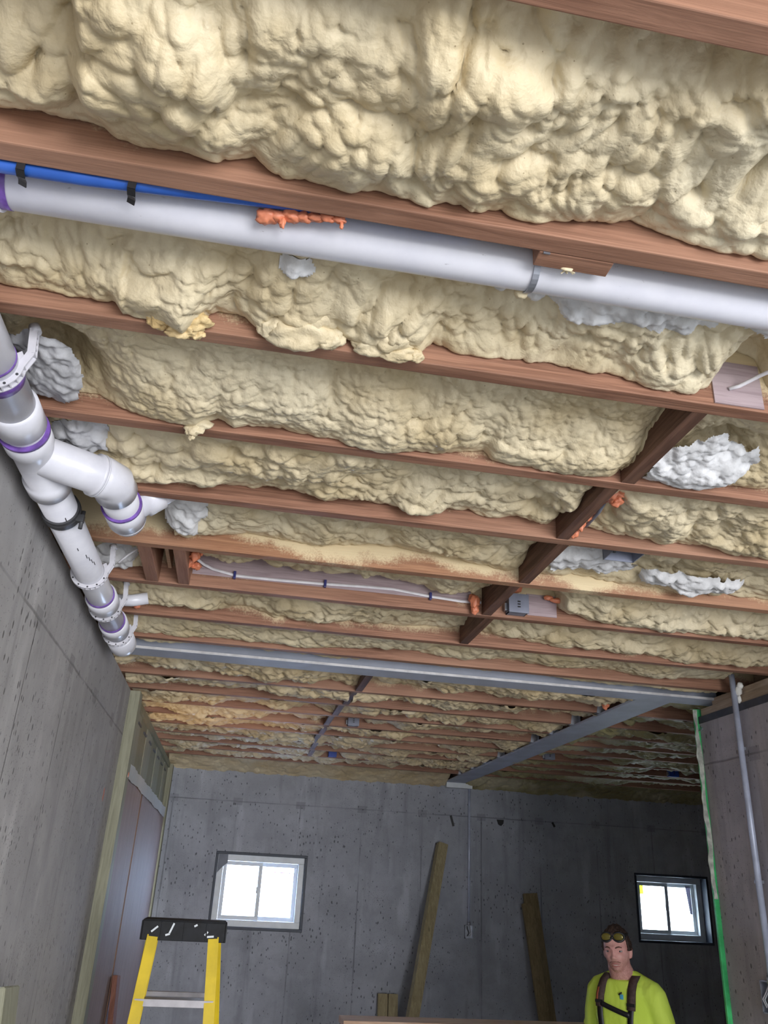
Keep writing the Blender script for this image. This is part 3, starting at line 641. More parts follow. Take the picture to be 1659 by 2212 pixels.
glob('fire_foam', [((.945, 2.14, H + .045), .018, (.8, .8, 1.6)), ((.935, 2.17, H + .02), .016, (.9, .8, 1.3)), ((.95, 2.10, H + .06), .026, (.9, .9, 1.1)), ((.96, 2.05, H + .075), .026, (.9, 1.1, 1))],
     'orange foam strands at the lower end of the grey cable', M['fire'], amp=.45)
glob('fire_foam', [((1.0, 2.99, H + .12), .03, (1.6, .6, .7)), ((.95, 2.985, H + .10), .02, (1, .6, 1))], 'orange foam above the lidded grey box', M['fire'])
glob('fire_foam', [((1.20, 2.985, H + .085), .022, (1.6, .6, .5)), ((1.16, 2.99, H + .095), .016, (1.2, .6, .7))], 'thin orange foam smear right of the lidded grey box', M['fire'])
glob('fire_foam', [((2.07, 4.42, H + .06), .035, (1, 1, 1.2)), ((2.05, 4.45, H + .02), .022, (1, .8, 1.3)), ((2.085, 4.50, H + .04), .02, (1, 1, 1))], 'orange foam clump in the corner where the two grey beams meet', M['fire'], amp=.5)
glob('fire_foam', [((-.52, 3.41, H + .03), .02, (1, .8, .8)), ((-.50, 3.42, H + .02), .014, (1, .8, .8))], 'tiny orange foam bead behind the last drain pipe hanger', M['fire'])

# ------------------------------------------------------------------ horizontal white pipe under the foam
hp = empty('horizontal_drain_pipe', (.4, 1.11, H + .045), 'long white horizontal drain pipe with overspray running just past the nearest full joist', 'pipe')
pc = lambda x: (x, 1.112 - .006 * (x > 0) * 0 + (.004 if x < -.3 else 0), H + .040 + .003 * math.sin(x))
b = MB(); b.tube([(-.69, 1.118, H + .047), (-.2, 1.114, H + .045), (.5, 1.112, H + .046), (1.7, 1.118, H + .05)], .0445, 40); b.done('pipe', M['pvc_dusty'], hp)
MB().tube([(-.70, 1.118, H + .047), (-.505, 1.1165, H + .0465)], .0505, 40).done('coupling', M['pvc'], hp)
MB().tube([(-.5055, 1.1165, H + .0465), (-.488, 1.1164, H + .0465)], .0456, 40).done('primer_ring', M['primer'], hp)
bp = MB(); bp.tube([(-.69, 1.040, H + .003), (-.35, 1.038, H + .008), (-.1, 1.036, H + .022), (.3, 1.036, H + .045)], .0125, 20)
bp.done('blue_water_pipe', M['blue_pex'], label='blue plastic water line tucked between joist and white horizontal pipe', cat='pipe')
for i, (x, l) in enumerate(((-.445, 'left black strap holding the blue line near the purple ring'), (-.275, 'right black strap holding the blue line'))):
    b = MB(); pts = [(x, 1.0225, H + .06), (x, 1.0225, H + .002), (x - .001, 1.026, H - .009), (x - .002, 1.040, H - .0105), (x - .004, 1.054, H - .004), (x - .007, 1.066, H - .003)]
    for a, c in zip(pts, pts[1:]): b.beam(a, c, .013, .002, up=(0, 1, 1) if a[1] > 1.023 else (0, 1, 0))
    b.done('strap', M['blackp'], label=l, cat='strap')
b = MB(); b.box(.405, .54, F[1] + .001, F[1] + .036, H + .0, H + .14, .002); b.done('wood_block', M['joist_mid'], label='short wood block with a frayed foam tuft fixed to the joist over the white pipe', cat='block')
b = MB()
for k in range(22):
    a = random.uniform(-.9, .9); b.beam((.47 + random.uniform(-.006, .006), F[1] + .034, H + .002), (.47 + .02 * math.sin(a), F[1] + .038 + .004 * random.random(), H - .004 + .018 * random.random()), .002, .002)
b.blob((.468, F[1] + .032, H + .001), .008, (1.6, .5, .7), 2, .4); b.done('foam_tuft', M['foam'], label='small frayed tuft of foam on the wood block over the pipe', cat='foam')
b = MB(); b.ring((.418, 1.112, H + .046), (1, 0, .1), .046, .012, .002, 32); b.box(.412, .424, F[1] + .0005, F[1] + .003, H - .002, H + .07)
b.done('pipe_strap', M['galv'], label='metal hanger strap round the white pipe beside the wood block', cat='strap')
glob('foam_bulge', [((.415, 1.150, H + .016), .014, (.9, .7, .9)), ((.42, 1.160, H + .03), .014, (1, .8, 1))], 'small foam drop under the metal hanger strap', M['foam'])
# washed face on the second joist at far right, and its thin cable
MB().box(.943, 1.062, F[2] - TH - .004, F[2] - TH - .0005, H + .006, H + .12).done('bare_patch', M['purplewood'], JO[2], label='pale limewashed wood patch')
MB().tube([(.98, 1.384, H + .045), (1.0, 1.375, H + .05), (1.03, 1.34, H + .06), (1.06, 1.27, H + .055), (1.12, 1.15, H + .07)], .0045, 10).done('cable', M['pex_white'], label='white cable crossing the limewashed patch at the right edge', cat='cable')

# ------------------------------------------------------------------ drain run along the left wall
dr = empty('drain_pipe', (-.58, 2.6, CZ + .94), 'thick white drain pipe with wye and purple joints hung along the left concrete wall', 'pipe')
PR = .0505
def pz(y): return CZ + .943 - .002 * (y - 1.7)
def pxx(y): return -.597 + .008 * (y - 1.6)
def P(y): return (pxx(y), y, pz(y))
def seg(name, y0, y1, r, mat=M['pvc']): return MB().tube([P(y0), P(y1)], r, 40).done(name, mat, dr)
seg('pipe', .9, 1.72, PR); seg('pipe', 1.70, 1.90, PR)
b = MB(); b.tube([P(1.69), P(1.695), P(1.78), P(1.783)], [PR, PR + .007, PR + .007, PR], 40); b.done('coupling', M['pvc'], dr)
seg('primer_ring', 1.560, 1.585, PR + .0012, M['primer']); seg('primer_ring', 1.800, 1.812, PR + .0095, M['primer'])
# wye: straight body, 45 degree branch
wy = MB(); wy.tube([P(1.805), P(1.807), P(1.865), P(1.885), P(2.05), P(2.052), P(2.11), P(2.112)], [PR + .002, PR + .008, PR + .008, PR + .001, PR + .001, PR + .008, PR + .008, PR], 40)
d45 = Vector((math.sin(math.radians(50)), math.cos(math.radians(50)), 0.06)).normalized(); o0 = Vector(P(1.92))
o1 = o0 + d45 * .165
wy.tube([o0, o0 + d45 * .02, o1, o1 + d45 * .003, o1 + d45 * .012], [PR - .005, PR + .001, PR + .001, PR + .008, PR + .008], 40)
wyo = wy.done('wye_fitting', M['pvc'], dr)
# 45 elbow then short straight and quarter bend going up
e0 = o1 + d45 * .012; yd = Vector((0.05, 1, 0)).normalized()
mid = e0 + d45 * .045
pts = [e0, e0 + d45 * .02, mid - d45 * .01, mid + (d45 + yd) * .004, mid + yd * .02, mid + yd * .06]
MB().tube([e0, e0 + d45 * .004], [PR + .009, PR + .009], 40).done('fitting_rim', M['pvc'], dr)
MB().tube(pts, [PR + .007, PR + .007, PR + .004, PR + .004, PR + .004, PR + .008], 40).done('elbow_fitting', M['pvc'], dr)
s0 = mid + yd * .06
MB().tube([s0, s0 + yd * .20], PR, 40).done('pipe', M['pvc'], dr)
MB().tube([s0 + yd * .088, s0 + yd * .098], PR + .007, 40).done('primer_ring', M['primer'], dr)
s1 = s0 + yd * .100
MB().tube([s1, s1 + yd * .002, s1 + yd * .085, s1 + yd * .087], [PR, PR + .006, PR + .006, PR], 40).done('coupling', M['pvc'], dr)
s2 = s1 + yd * .10
cl = s2 - yd * .012
MB().tube([cl, cl + yd * .004, cl + yd * .03, cl + yd * .045], [PR + .005, PR + .005, PR - .002, .018], 40).done('end_plug', M['pvc'], dr)
up = Vector((.72, .12, .68)).normalized(); r0 = s1 + yd * .05
MB().tube([r0, r0 + up * .06, r0 + up * .063, r0 + up * .115, r0 + up * .117], [.040, .040, .047, .047, .040], 36).done('side_hub', M['pvc'], dr)
MB().tube([r0 + up * .10, r0 + up * .16, r0 + up * .19 + Vector((0, 0, .05))], [.041, .041, .041], 36).done('riser', M['pvc'], dr)
# lower straight run with clamps and hubs
seg('pipe', 2.10, 3.76, PR - .002)
b = MB(); cc = P(2.27)
b.ring(P(2.275), (0, 1, 0), PR - .002, .045, .006, 36); b.ring(P(2.275), (0, 1, 0), PR + .004, .012, .0015, 36)
b.box(cc[0] + PR - .004, cc[0] + PR + .018, 2.265, 2.285, cc[2] - .03, cc[2] - .008, .002); b.tube([(cc[0] + PR + .012, 2.275, cc[2] - .05), (cc[0] + PR + .012, 2.275, cc[2] + .005)], .006, 10)
b.done('band_clamp', M['rubber'], dr, label='dark rubber band clamp with a metal screw')
for y0 in (3.06, 3.40):
    b = MB(); b.tube([P(y0), P(y0 + .002), P(y0 + .10), P(y0 + .102)], [PR - .002, PR + .007, PR + .007, PR - .002], 40); b.done('coupling', M['pvc'], dr)
    seg('primer_ring', y0 - .016, y0 - .001, PR + .001, M['primer'])
seg('primer_ring', 1.505, 1.512, PR + .0012, M['primer'])
b = MB(); b.tube([P(3.62), P(3.622), P(3.76), P(3.80), P(3.82)], [PR - .002, PR + .008, PR + .008, PR - .002, .02], 40); b.done('end_cap', M['pvc'], dr)
# printed marks on the pipes
for (yy, a, l) in ((2.47, .5, .02), (2.55, .8, .03), (2.58, .9, .03), (2.61, 1.0, .03), (2.64, 1.1, .03), (2.25, .6, .04)):
    c_ = Vector(P(yy)); d_ = Vector((math.sin(a), 0, -math.cos(a))); n_ = PR - .0015; MB().beam(c_ + d_ * n_ - Vector((0, l / 2, 0)), c_ + d_ * n_ + Vector((0, l / 2, 0)), .002, .0012, up=d_).done('printed_mark', M['blackp'], dr)
# ridged plastic hook hangers that carry the run
def hook(yc, label, parent=None):
    b = MB(); c = P(yc); r = PR - .001
    n = 26; a0 = -math.radians(125); a1 = math.radians(100)          # from the wall side, under the pipe, up the room side
    b.ring(c, (0, 1, 0), r, .020, .004, n, math.pi + a0, math.pi + a1, ref=(0, 0, 1))
    b.ring((c[0], c[1] - .009, c[2]), (0, 1, 0), r, .003, .013, n, math.pi + a0, math.pi + a1, ref=(0, 0, 1))
    b.ring((c[0], c[1] + .009, c[2]), (0, 1, 0), r, .003, .013, n, math.pi + a0, math.pi + a1, ref=(0, 0, 1))
    for k in range(15):
        t = math.pi + a0 + (a1 - a0) * k / 14; d = Vector((math.sin(t), 0, math.cos(t))); b.beam(Vector(c) + d * r, Vector(c) + d * (r + .013), .003, .02, up=(0, 1, 0))
    s = Vector((c[0] + r + .006, yc, c[2] + .004)); tp = Vector((c[0] + .064, yc - .01, H + .035)); m_ = Vector((c[0] + r + .020, yc - .003, c[2] + .035))
    for y_ in (-.009, .009): 
        b.beam(s + Vector((0, y_, 0)), m_ + Vector((0, y_, 0)), .003, .016, up=(1, 0, 0)); b.beam(m_ + Vector((0, y_, 0)), tp + Vector((0, y_, 0)), .003, .016, up=(1, 0, 0))
    b.beam(s, m_, .018, .003, up=(1, 0, -.3)); b.beam(m_, tp, .018, .003, up=(1, 0, -.3))
    for k in range(5):
        q = m_.lerp(tp, k / 4); b.beam(q - Vector((.007, 0, 0)), q + Vector((.007, 0, 0)), .018, .003, up=(0, 0, 1))
    b.tube([tp + Vector((.004, 0, -.006)), tp + Vector((-.004, 0, .012))], .012, 10)
    h_ = b.done('pipe_hanger', M['hanger'], label=label, cat='hanger', group='plastic hooks under the drain pipe')
    for k in (3, 5, 7, 9, 11):
        t = math.pi + a0 + (a1 - a0) * (k + .5) / 14; d = Vector((math.sin(t), 0, math.cos(t))); q = Vector(c) + d * (r + .0075)
        MB().tube([q + Vector((0, -.0112, 0)), q + Vector((0, -.0095, 0))], .0032, 8).done('nail_hole', M['rubber'], h_)
hook(1.535, 'ridged white plastic pipe hook nearest the camera, at the left edge')
hook(2.80, 'ridged white plastic pipe hook below the rubber band clamp')
hook(3.19, 'ridged white plastic pipe hook in the middle of the lower run')
hook(3.56, 'ridged white plastic pipe hook at the far end next to the cross beam')
MB().tube([(-.60, 3.26, H - .012), (-.50, 3.262, H - .005), (-.44, 3.265, H + .012)], [.024, .024, .024], 24).done('stub_pipe', M['pvc'], label='short white stub pipe poking out right of the middle pipe hook', cat='pipe')
MB().tube([(-.50, 2.81, H - .01), (-.47, 2.80, H + .02), (-.43, 2.78, H + .045)], .004, 8).done('cable', M['pex_white'], label='thin grey-white cable left of the boxed wood opening', cat='cable')

# ------------------------------------------------------------------ boxed opening between two joists
bo = empty('boxed_opening', (-.345, 2.83, H), 'small boxed opening framed with two short wood studs between joists', 'framing')
mst = mat_wood('stud_block', (.36, .19, .125), (.24, .115, .07), 'Y')
y0, y1 = F[5] + .001, F[6] - TH - .001
MB().box(-.424, -.378, y0, y1, H + .001, H + .2, .002).done('side_block', mst, bo); MB().box(-.305, -.264, y0, y1, H + .001, H + .2, .002).done('side_block', mst, bo)
MB().box(-.377, -.306, y0, y1, H + .15, H + .16).done('back_panel', M['sill'], bo); MB().box(-.352, -.338, y0 + .1, y1, H + .06, H + .149, .002).done('divider', M['pine'], bo)
MB().box(-.372, -.309, y0 + .005, y0 + .012, H + .006, H + .02).done('metal_lip', M['galv'], bo)

# ------------------------------------------------------------------ electrical
yj = F[6] - TH
b = MB(); cp = [(-.275, 2.90, H + .10), (-.255, yj - .045, H + .098), (-.22, yj - .02, H + .083), (-.185, yj - .006, H + .073), (-.094, yj - .006, H + .056), (.065, yj - .006, H + .056), (.252, yj - .006, H + .060), (.40, yj - .006, H + .066), (.521, yj - .006, H + .068), (.674, yj - .006, H + .054), (.80, yj - .007, H + .047), (.88, yj - .01, H + .05)]
b.tube(cp, .0052, 10, flat=(1.25, .7)); b.done('stapled_cable', M['pex_white'], label='white electrical cable stapled along the red joist left of the blocking', cat='cable')
MB().box(-.26, .84, yj - .0018, yj - .0003, H + .048, H + .20).done('limewashed_face', M['purplewood'], JO[6], label='pale violet dusted face')
for x, z, l in ((-.10, .0565, 'left of the three blue cable staples'), (.25, .060, 'middle of the three blue cable staples'), (.672, .054, 'right of the three blue cable staples')):
    MB().box(x - .005, x + .005, yj - .016, yj - .0005, H + z - .015, H + z + .015, .002).done('cable_staple', M['staple'], label=l, cat='staple', group='blue cable staples')
def jbox(name, x0, x1, z0, z1, y1, dep, label, mat, lid=True):
    e = empty(name, ((x0 + x1) / 2, y1, z0), label, 'electrical box'); b = MB()
    t = .003; ya = y1 - dep
    b.box(x0, x1, y1 - t, y1 - .0005, z0, z1); b.box(x0, x0 + t, ya, y1, z0, z1); b.box(x1 - t, x1, ya, y1, z0, z1); b.box(x0, x1, ya, y1, z1 - t, z1); b.box(x0, x1, ya, y1, z0, z0 + t)
    b.done('box_body', mat, e)
    if lid:
        MB().box(x0 - .003, x1 + .003, ya - .004, ya, z0 - .003, z1 + .003, .0012).done('cover', mat, e)
        l_ = MB(); cx = (x0 + x1) / 2; zz = (z0 + z1) / 2
        for k in range(3): l_.box(cx - .006, cx + .006, ya - .0052, ya - .0038, zz + .004 - .011 * k, zz + .009 - .011 * k)
        l_.done('embossed_mark', M['blackp'], e)
        MB().box(x0 - .012, x0, y1 - .03, y1 - .01, z0 + .01, z0 + .04, .001).done('side_bracket', M['galv'], e)
    return e
jbox('junction_box', .985, 1.062, H + .012, H + .085, yj - .0005, .05, 'grey plastic electrical box with a lid beside the short blocking board', M['greybox'])
MB().box(1.075, 1.20, yj - .0035, yj - .0005, H + .02, H + .11).done('limewashed_face', M['purplewood'], JO[6], label='pale dusted patch')
# open box seen from below, mounted on the far side of a joist
e = empty('ceiling_box', (1.15, 2.30, H), 'open grey electrical box mouth down in white fluffy insulation', 'electrical box'); b = MB(); a = (1.095, 1.20, 2.242, 2.325, H + .004, H + .07); t = .003
b.box(a[0], a[0] + t, a[2], a[3], a[4], a[5]); b.box(a[1] - t, a[1], a[2], a[3], a[4], a[5]); b.box(a[0], a[1], a[2], a[2] + t, a[4], a[5]); b.box(a[0], a[1], a[3] - t, a[3], a[4], a[5]); b.box(a[0], a[1], a[2], a[3], a[5] - t, a[5])
b.done('box_body', M['greybox'], e); MB().tube([(1.10, 2.25, H + .001), (1.10, 2.25, H + .03)], .005, 10).done('screw_boss', M['blackp'], e)
MB().tube([(.955, 1.955, H + .05), (.962, 2.05, H + .035), (.966, 2.15, H + .035), (.967, 2.19, H + .06)], .0055, 12).done('cable', M['greybox'], label='short grey cable between two orange foam plugs right of the stained blocking', cat='cable')
jbox('junction_box', .718, .79, H + .004, H + .078, G[3] - TH - .0005 - .0, .06, 'small grey electrical box past the cross beam, right of the far blocking', M['greybox'])
bb_ = jbox('junction_box', .762, .832, H + .002, H + .062, G[7] - TH - .0005, .06, 'small bright blue electrical box near the far wall, right of the far blocking', M['bluebox'], False)
MB().box(.762, .832, G[7] - TH - .064, G[7] - TH - .061, H, H + .064, .001).done('cover', M['bluebox'], bb_)
jbox('junction_box', 2.455, 2.535, H + .004, H + .078, G[5] - TH - .0005, .05, 'small grey electrical box just right of the long grey beam', M['greybox'])
jbox('junction_box', 3.75, 3.83, H - .002, H + .072, G[6] - TH - .0005, .05, 'dark blue electrical box in the dim right ceiling', M['bluebox'])
for k, (yy, xa, xb) in enumerate(((5.79, 2.9, 4.6), (5.37, 3.2, 4.6))):
    MB().tube([(xa, yy - .045 - .002, H + .03), ((xa + xb) / 2, yy - .047, H + .012), (xb, yy - .047, H + .025)], .004, 8).done('cable', M['pex_white'], label=['thin pale cable on a dim joist, farther of the two at the right', 'thin pale cable on a dim joist, nearer of the two at the right'][k], cat='cable')

def conduit(x, y, ztop, zbot, r, label, strapz, tall, wallx=None):
    e = empty('conduit', (x, y, zbot), label, 'conduit')
    MB().tube([(x, y, zbot), (x, y, ztop)], r, 18).done('tube', M['conduit'], e)
    for z in strapz:
        b = MB(); b.ring((x, y, z), (0, 0, 1), r, .014, .003, 20)
        if wallx: b.box(x, wallx - .001, y + r, y + r + .02, z - .007, z + .007); b.tube([(wallx - .012, y + r + .012, z), (wallx - .001, y + r + .012, z)], .006, 8)
        else: b.box(x + r, x + r + .022, y, WYF - .001, z - .007, z + .007)
        b.done('strap', M['galv'], e)
    MB().tube([(x, y, zbot - .005), (x, y, zbot + .03)], r + .005, 18).done('connector', M['galv'], e)
    return e
conduit(2.345, WYF - .016, CZ + .955, CZ - .305, .0115, 'thin grey conduit running down the far wall from the long beam', (CZ + .55, CZ + .05), 1)
# receptacle boxes (open, with a few wires)
def wallbox(c, u, n, label, sc=1.0):
    c = Vector(c); u = Vector(u); n = Vector(n); z = Vector((0, 0, 1)); e = empty('outlet_box', c, label, 'electrical box'); wd, hh, dp = .038 * sc, .056 * sc, .04
    b = MB()
    b.beam(c - u * wd + n * dp / 2, c - u * wd * .9 + n * dp / 2, dp, hh * 2, up=z); b.beam(c + u * wd * .9 + n * dp / 2, c + u * wd + n * dp / 2, dp, hh * 2, up=z)
    b.beam(c + z * hh * .92 + n * dp / 2, c + z * hh + n * dp / 2, wd * 2, dp, up=n); b.beam(c - z * hh + n * dp / 2, c - z * hh * .92 + n * dp / 2, wd * 2, dp, up=n)
    b.beam(c + n * .001, c + n * .004, wd * 2, hh * 2, up=z)
    b.done('box_body', M['galv'], e)
    for k, mt in enumerate(('blackp', 'vinyl', 'pex_white')):
        q = c + u * (.014 * (k - 1)) + n * .01
        MB().tube([q + z * .05 * sc, q + n * .02 + z * .02, q + n * .035 - z * .01 + u * .01, q + n * .03 - z * .035 * sc - u * .006], .003, 8).done('wire', M[mt], e)
wallbox((2.342, WYF - .003, CZ - .36), (1, 0, 0), (0, -1, 0), 'small metal outlet box at the foot of the far wall conduit')
conduit(2.412, 3.735, CZ + 1.06, CZ - .305, .0145, 'thick grey conduit running down the right concrete wall', (CZ + .70, CZ + .10), 1, WXR)
wallbox((WXR - .002, 3.78, CZ - .365), (0, 1, 0), (-1, 0, 0), 'metal outlet box with wires on the right concrete wall at the picture edge', 1.15)
glob('foam_dab', [((2.43, 3.72, CZ + .975), .020, (.8, .8, 1.3)), ((2.44, 3.74, CZ + .94), .015, (.8, .8, 1.3)), ((2.435, 3.71, CZ + 1.0), .018, (.9, .9, 1))], 'white foam dab round the top of the right conduit', M['whitefoam'])

# ------------------------------------------------------------------ end of the right wall: green strip with torn film
gs = empty('corner_strip', (WXR - .01, 4.16, 0), 'bright green vertical strip with torn pale film down the end of the right wall', 'strip')
MB().box(WXR - .024, WXR + .020, 4.1505, 4.166, 0, CZ + .965, .002).done('green_strip', M['greentape'], gs)
b = MB(); pts = []; zs = np.linspace(CZ + .96, CZ + .02, 60)
L_ = [(WXR - .032 + .004 * math.sin(z * 23) + .003 * math.sin(z * 61), 4.148, z) for z in zs]; R_ = [(WXR - .008 + .005 * math.sin(z * 17 + 1), 4.148, z) for z in zs]
va = [b.bm.verts.new(p) for p in L_]; vb = [b.bm.verts.new(p) for p in R_]
for i in range(len(va) - 1): b.bm.faces.new((va[i], vb[i], vb[i + 1], va[i + 1]))
o = b.done('torn_film', M['film'], gs); md = o.modifiers.new('s', 'SOLIDIFY'); md.thickness = .002
MB().poly([(WXR - .012, 4.12, CZ + .845), (WXR + .03, 4.12, CZ + .855), (WXR + .005, 4.12, CZ + .875)], .05, (0, 1, 0)).done('metal_tab', M['galv'], gs)

# ------------------------------------------------------------------ wood framed section on the left
def slab(name, x0, x1, y0, y1, z0, z1, mat, label, cat='board', grp=None, bev=.002):
    return MB().box(x0, x1, y0, y1, z0, z1, bev).done(name, mat, label=label, cat=cat, group=grp)
slab('wall_stud', -.74, -.612, 4.935, 5.06, 0, CZ + .965, M['treated'], 'pale green treated corner post where the left concrete wall ends', 'post')
slab('wall_stud', -.74, -.612, 8.26, 8.39, 0, CZ + .955, M['treated'], 'treated post in the far left corner of the room', 'post')
slab('top_plate', -.80, -.640, 5.062, 8.258, CZ + .92, CZ + .965, M['treated_dark'], 'treated top plate over the boarded section on the left', 'plate')
yy = 5.062; wds = [.52, .44, .42, .46, .44, .45, .46]
for i, wd in enumerate(wds):
    y1_ = min(yy + wd, 8.258)
    slab('treated_board', -.70, -.655 - .004 * (i % 2), yy, y1_ - .004, CZ + .40, CZ + .919, M['treated_dark'] if i % 2 else M['treated'], f'{ordn[i]} greenish treated board above the foil tape, counted from the near post', 'board')
    yy = y1_
for i, yv in enumerate(np.arange(5.42, 8.1, .40)):  # thin dark strips that paint the sill and hanger shadows on the boards
    MB().box(-.660, -.648, yv, yv + .16, CZ + .855, CZ + .868).done('shadow_strip', M['rubber'], label=f'{ordn[i]} painted shadow strip near the top of the treated boards, counted from the near post', cat='clip', group='painted shadow strips on the treated boards')
pan = [(5.075, 6.02), (6.06, 8.22)]
for i, (ya, yb) in enumerate(pan):
    slab('wall_panel', -.653, -.625, ya, yb, 0, CZ + .50, M['pinkboard'], ['narrow pinkish wood panel next to the near treated post', 'wide pinkish-grey wood panel leading to the far corner'][i], 'panel')
    slab('panel_edge_strip', -.652, -.622, ya - .014, ya - .001, 0, CZ + .50, M['brownedge'], ['brown edge strip of the narrow pinkish panel', 'dark brown edge strip between the two pinkish panels'][i], 'strip')
b = MB(); n = 80; ys_ = np.linspace(4.99, 8.14, n); top = []; bot = []
for i, y in enumerate(ys_):
    z = CZ + .575 - .02 * (y - 5) / 3.1; wv = .004 * math.sin(y * 11) + .003 * math.sin(y * 29)
    top.append(b.bm.verts.new((-.617 + wv, y, z))); bot.append(b.bm.verts.new((-.614 - wv * .6, y, z - .085 + .004 * math.sin(y * 7))))
for i in range(n - 1): b.bm.faces.new((top[i], bot[i], bot[i + 1], top[i + 1]))
o = b.done('foil_tape', M['silver'], label='shiny foil strip along the top of the pinkish panels', cat='tape'); md = o.modifiers.new('s', 'SOLIDIFY'); md.thickness = .0015
MB().blob((-.612, 5.02, CZ + .505), .014, (.3, 1.2, 1), 2, .4).done('paint_mark', M['fire'], label='small orange paint mark at the near end of the foil strip', cat='mark')
# other loose boards on the left
def lean(name, a, b_, wd, th, up, mat, label):
    return MB().beam(a, b_, wd, th, up, .003).done(name, mat, label=label, cat='lumber')
lean('loose_board', (-.50, 5.9, 0.0), (-.598, 6.04, CZ - .59), .20, .03, (1, 0, 0), M['redwood'], 'reddish wood offcut leaning on the pinkish panel behind the ladder')
lean('loose_board', (-.42, 2.80, 0.0), (-.602, 2.93, CZ - .325), .20, .038, (1, 0, 0), M['treated'], 'pale treated board leaning on the concrete in the bottom left corner')

# lumber leaning on the far wall
lean('leaning_lumber', (1.51, 7.75, .01), (2.055, 8.37, CZ + .40), .095, .085, (0, 1, .4), M['lean'], 'long thick timber leaning diagonally on the far wall left of the conduit')
lean('leaning_lumber', (3.10, 8.05, .01), (2.955, 8.41, CZ + .0), .14, .038, (0, 1, .2), M['lean2'], 'taller brown board of the pair leaning on the far wall beside the person')
lean('leaning_lumber', (3.02, 7.90, .01), (2.895, 8.335, CZ - .09), .10, .038, (0, 1, .2), M['lean2'], 'shorter brown board in front of the taller one on the far wall')
lean('short_lumber', (1.53, 8.25, .01), (1.53, 8.40, CZ - .89), .088, .038, (0, 1, .1), M['lean'], 'left of the two short board ends standing low against the far wall')
lean('short_lumber', (1.625, 8.25, .01), (1.625, 8.40, CZ - .89), .088, .038, (0, 1, .1), M['lean'], 'right of the two short board ends standing low against the far wall')
# form tie bits on the far wall
def tie(a, b_, wd, label): return MB().beam(a, b_, wd, .006, (0, 1, 0)).done('form_tie', M['blackp'], label=label, cat='tie')
tie((2.156, WYF - .004, CZ + .675), (2.186, WYF - .004, CZ + .575), .022, 'black slanted strip on the far wall left of the conduit')
MB().poly([(2.635, WYF - .001, CZ + .665), (2.71, WYF - .001, CZ + .665), (2.705, WYF - .001, CZ + .63), (2.68, WYF - .001, CZ + .605), (2.65, WYF - .001, CZ + .62)], .006, (0, -1, 0)).done('form_tie', M['blackp'], label='black rounded patch on the far wall right of the conduit', cat='tie')
tie((3.225, WYF - .004, CZ + .672), (3.25, WYF - .004, CZ + .63), .02, 'small black strip at the far wall seam above the brown boards')

# ------------------------------------------------------------------ plank on sawhorses at the lower edge
MB().box(.876, 3.4, 6.2, 6.45, CZ - .858, CZ - .818, .003).done('plank', M['pine'], label='raw pine plank lying level at the bottom edge of the view', cat='plank')
for i, xh in enumerate((1.15, 3.1)):
    e = empty('sawhorse', (xh, 6.32, 0), ['sawhorse under the left end of the pine plank', 'sawhorse under the right end of the pine plank'][i], 'sawhorse', 'sawhorses')
    zt = CZ - .859
    MB().box(xh - .045, xh + .045, 5.95, 6.7, zt - .04, zt, .002).done('top_rail', M['pine'], e)
    for sx in (-1, 1):
        for yv in (6.02, 6.63):
            MB().beam((xh + sx * .26, yv, 0.01), (xh + sx * .035, yv, zt - .045), .038, .085, (0, 1, 0), .002).done('leg', M['pine'], e)

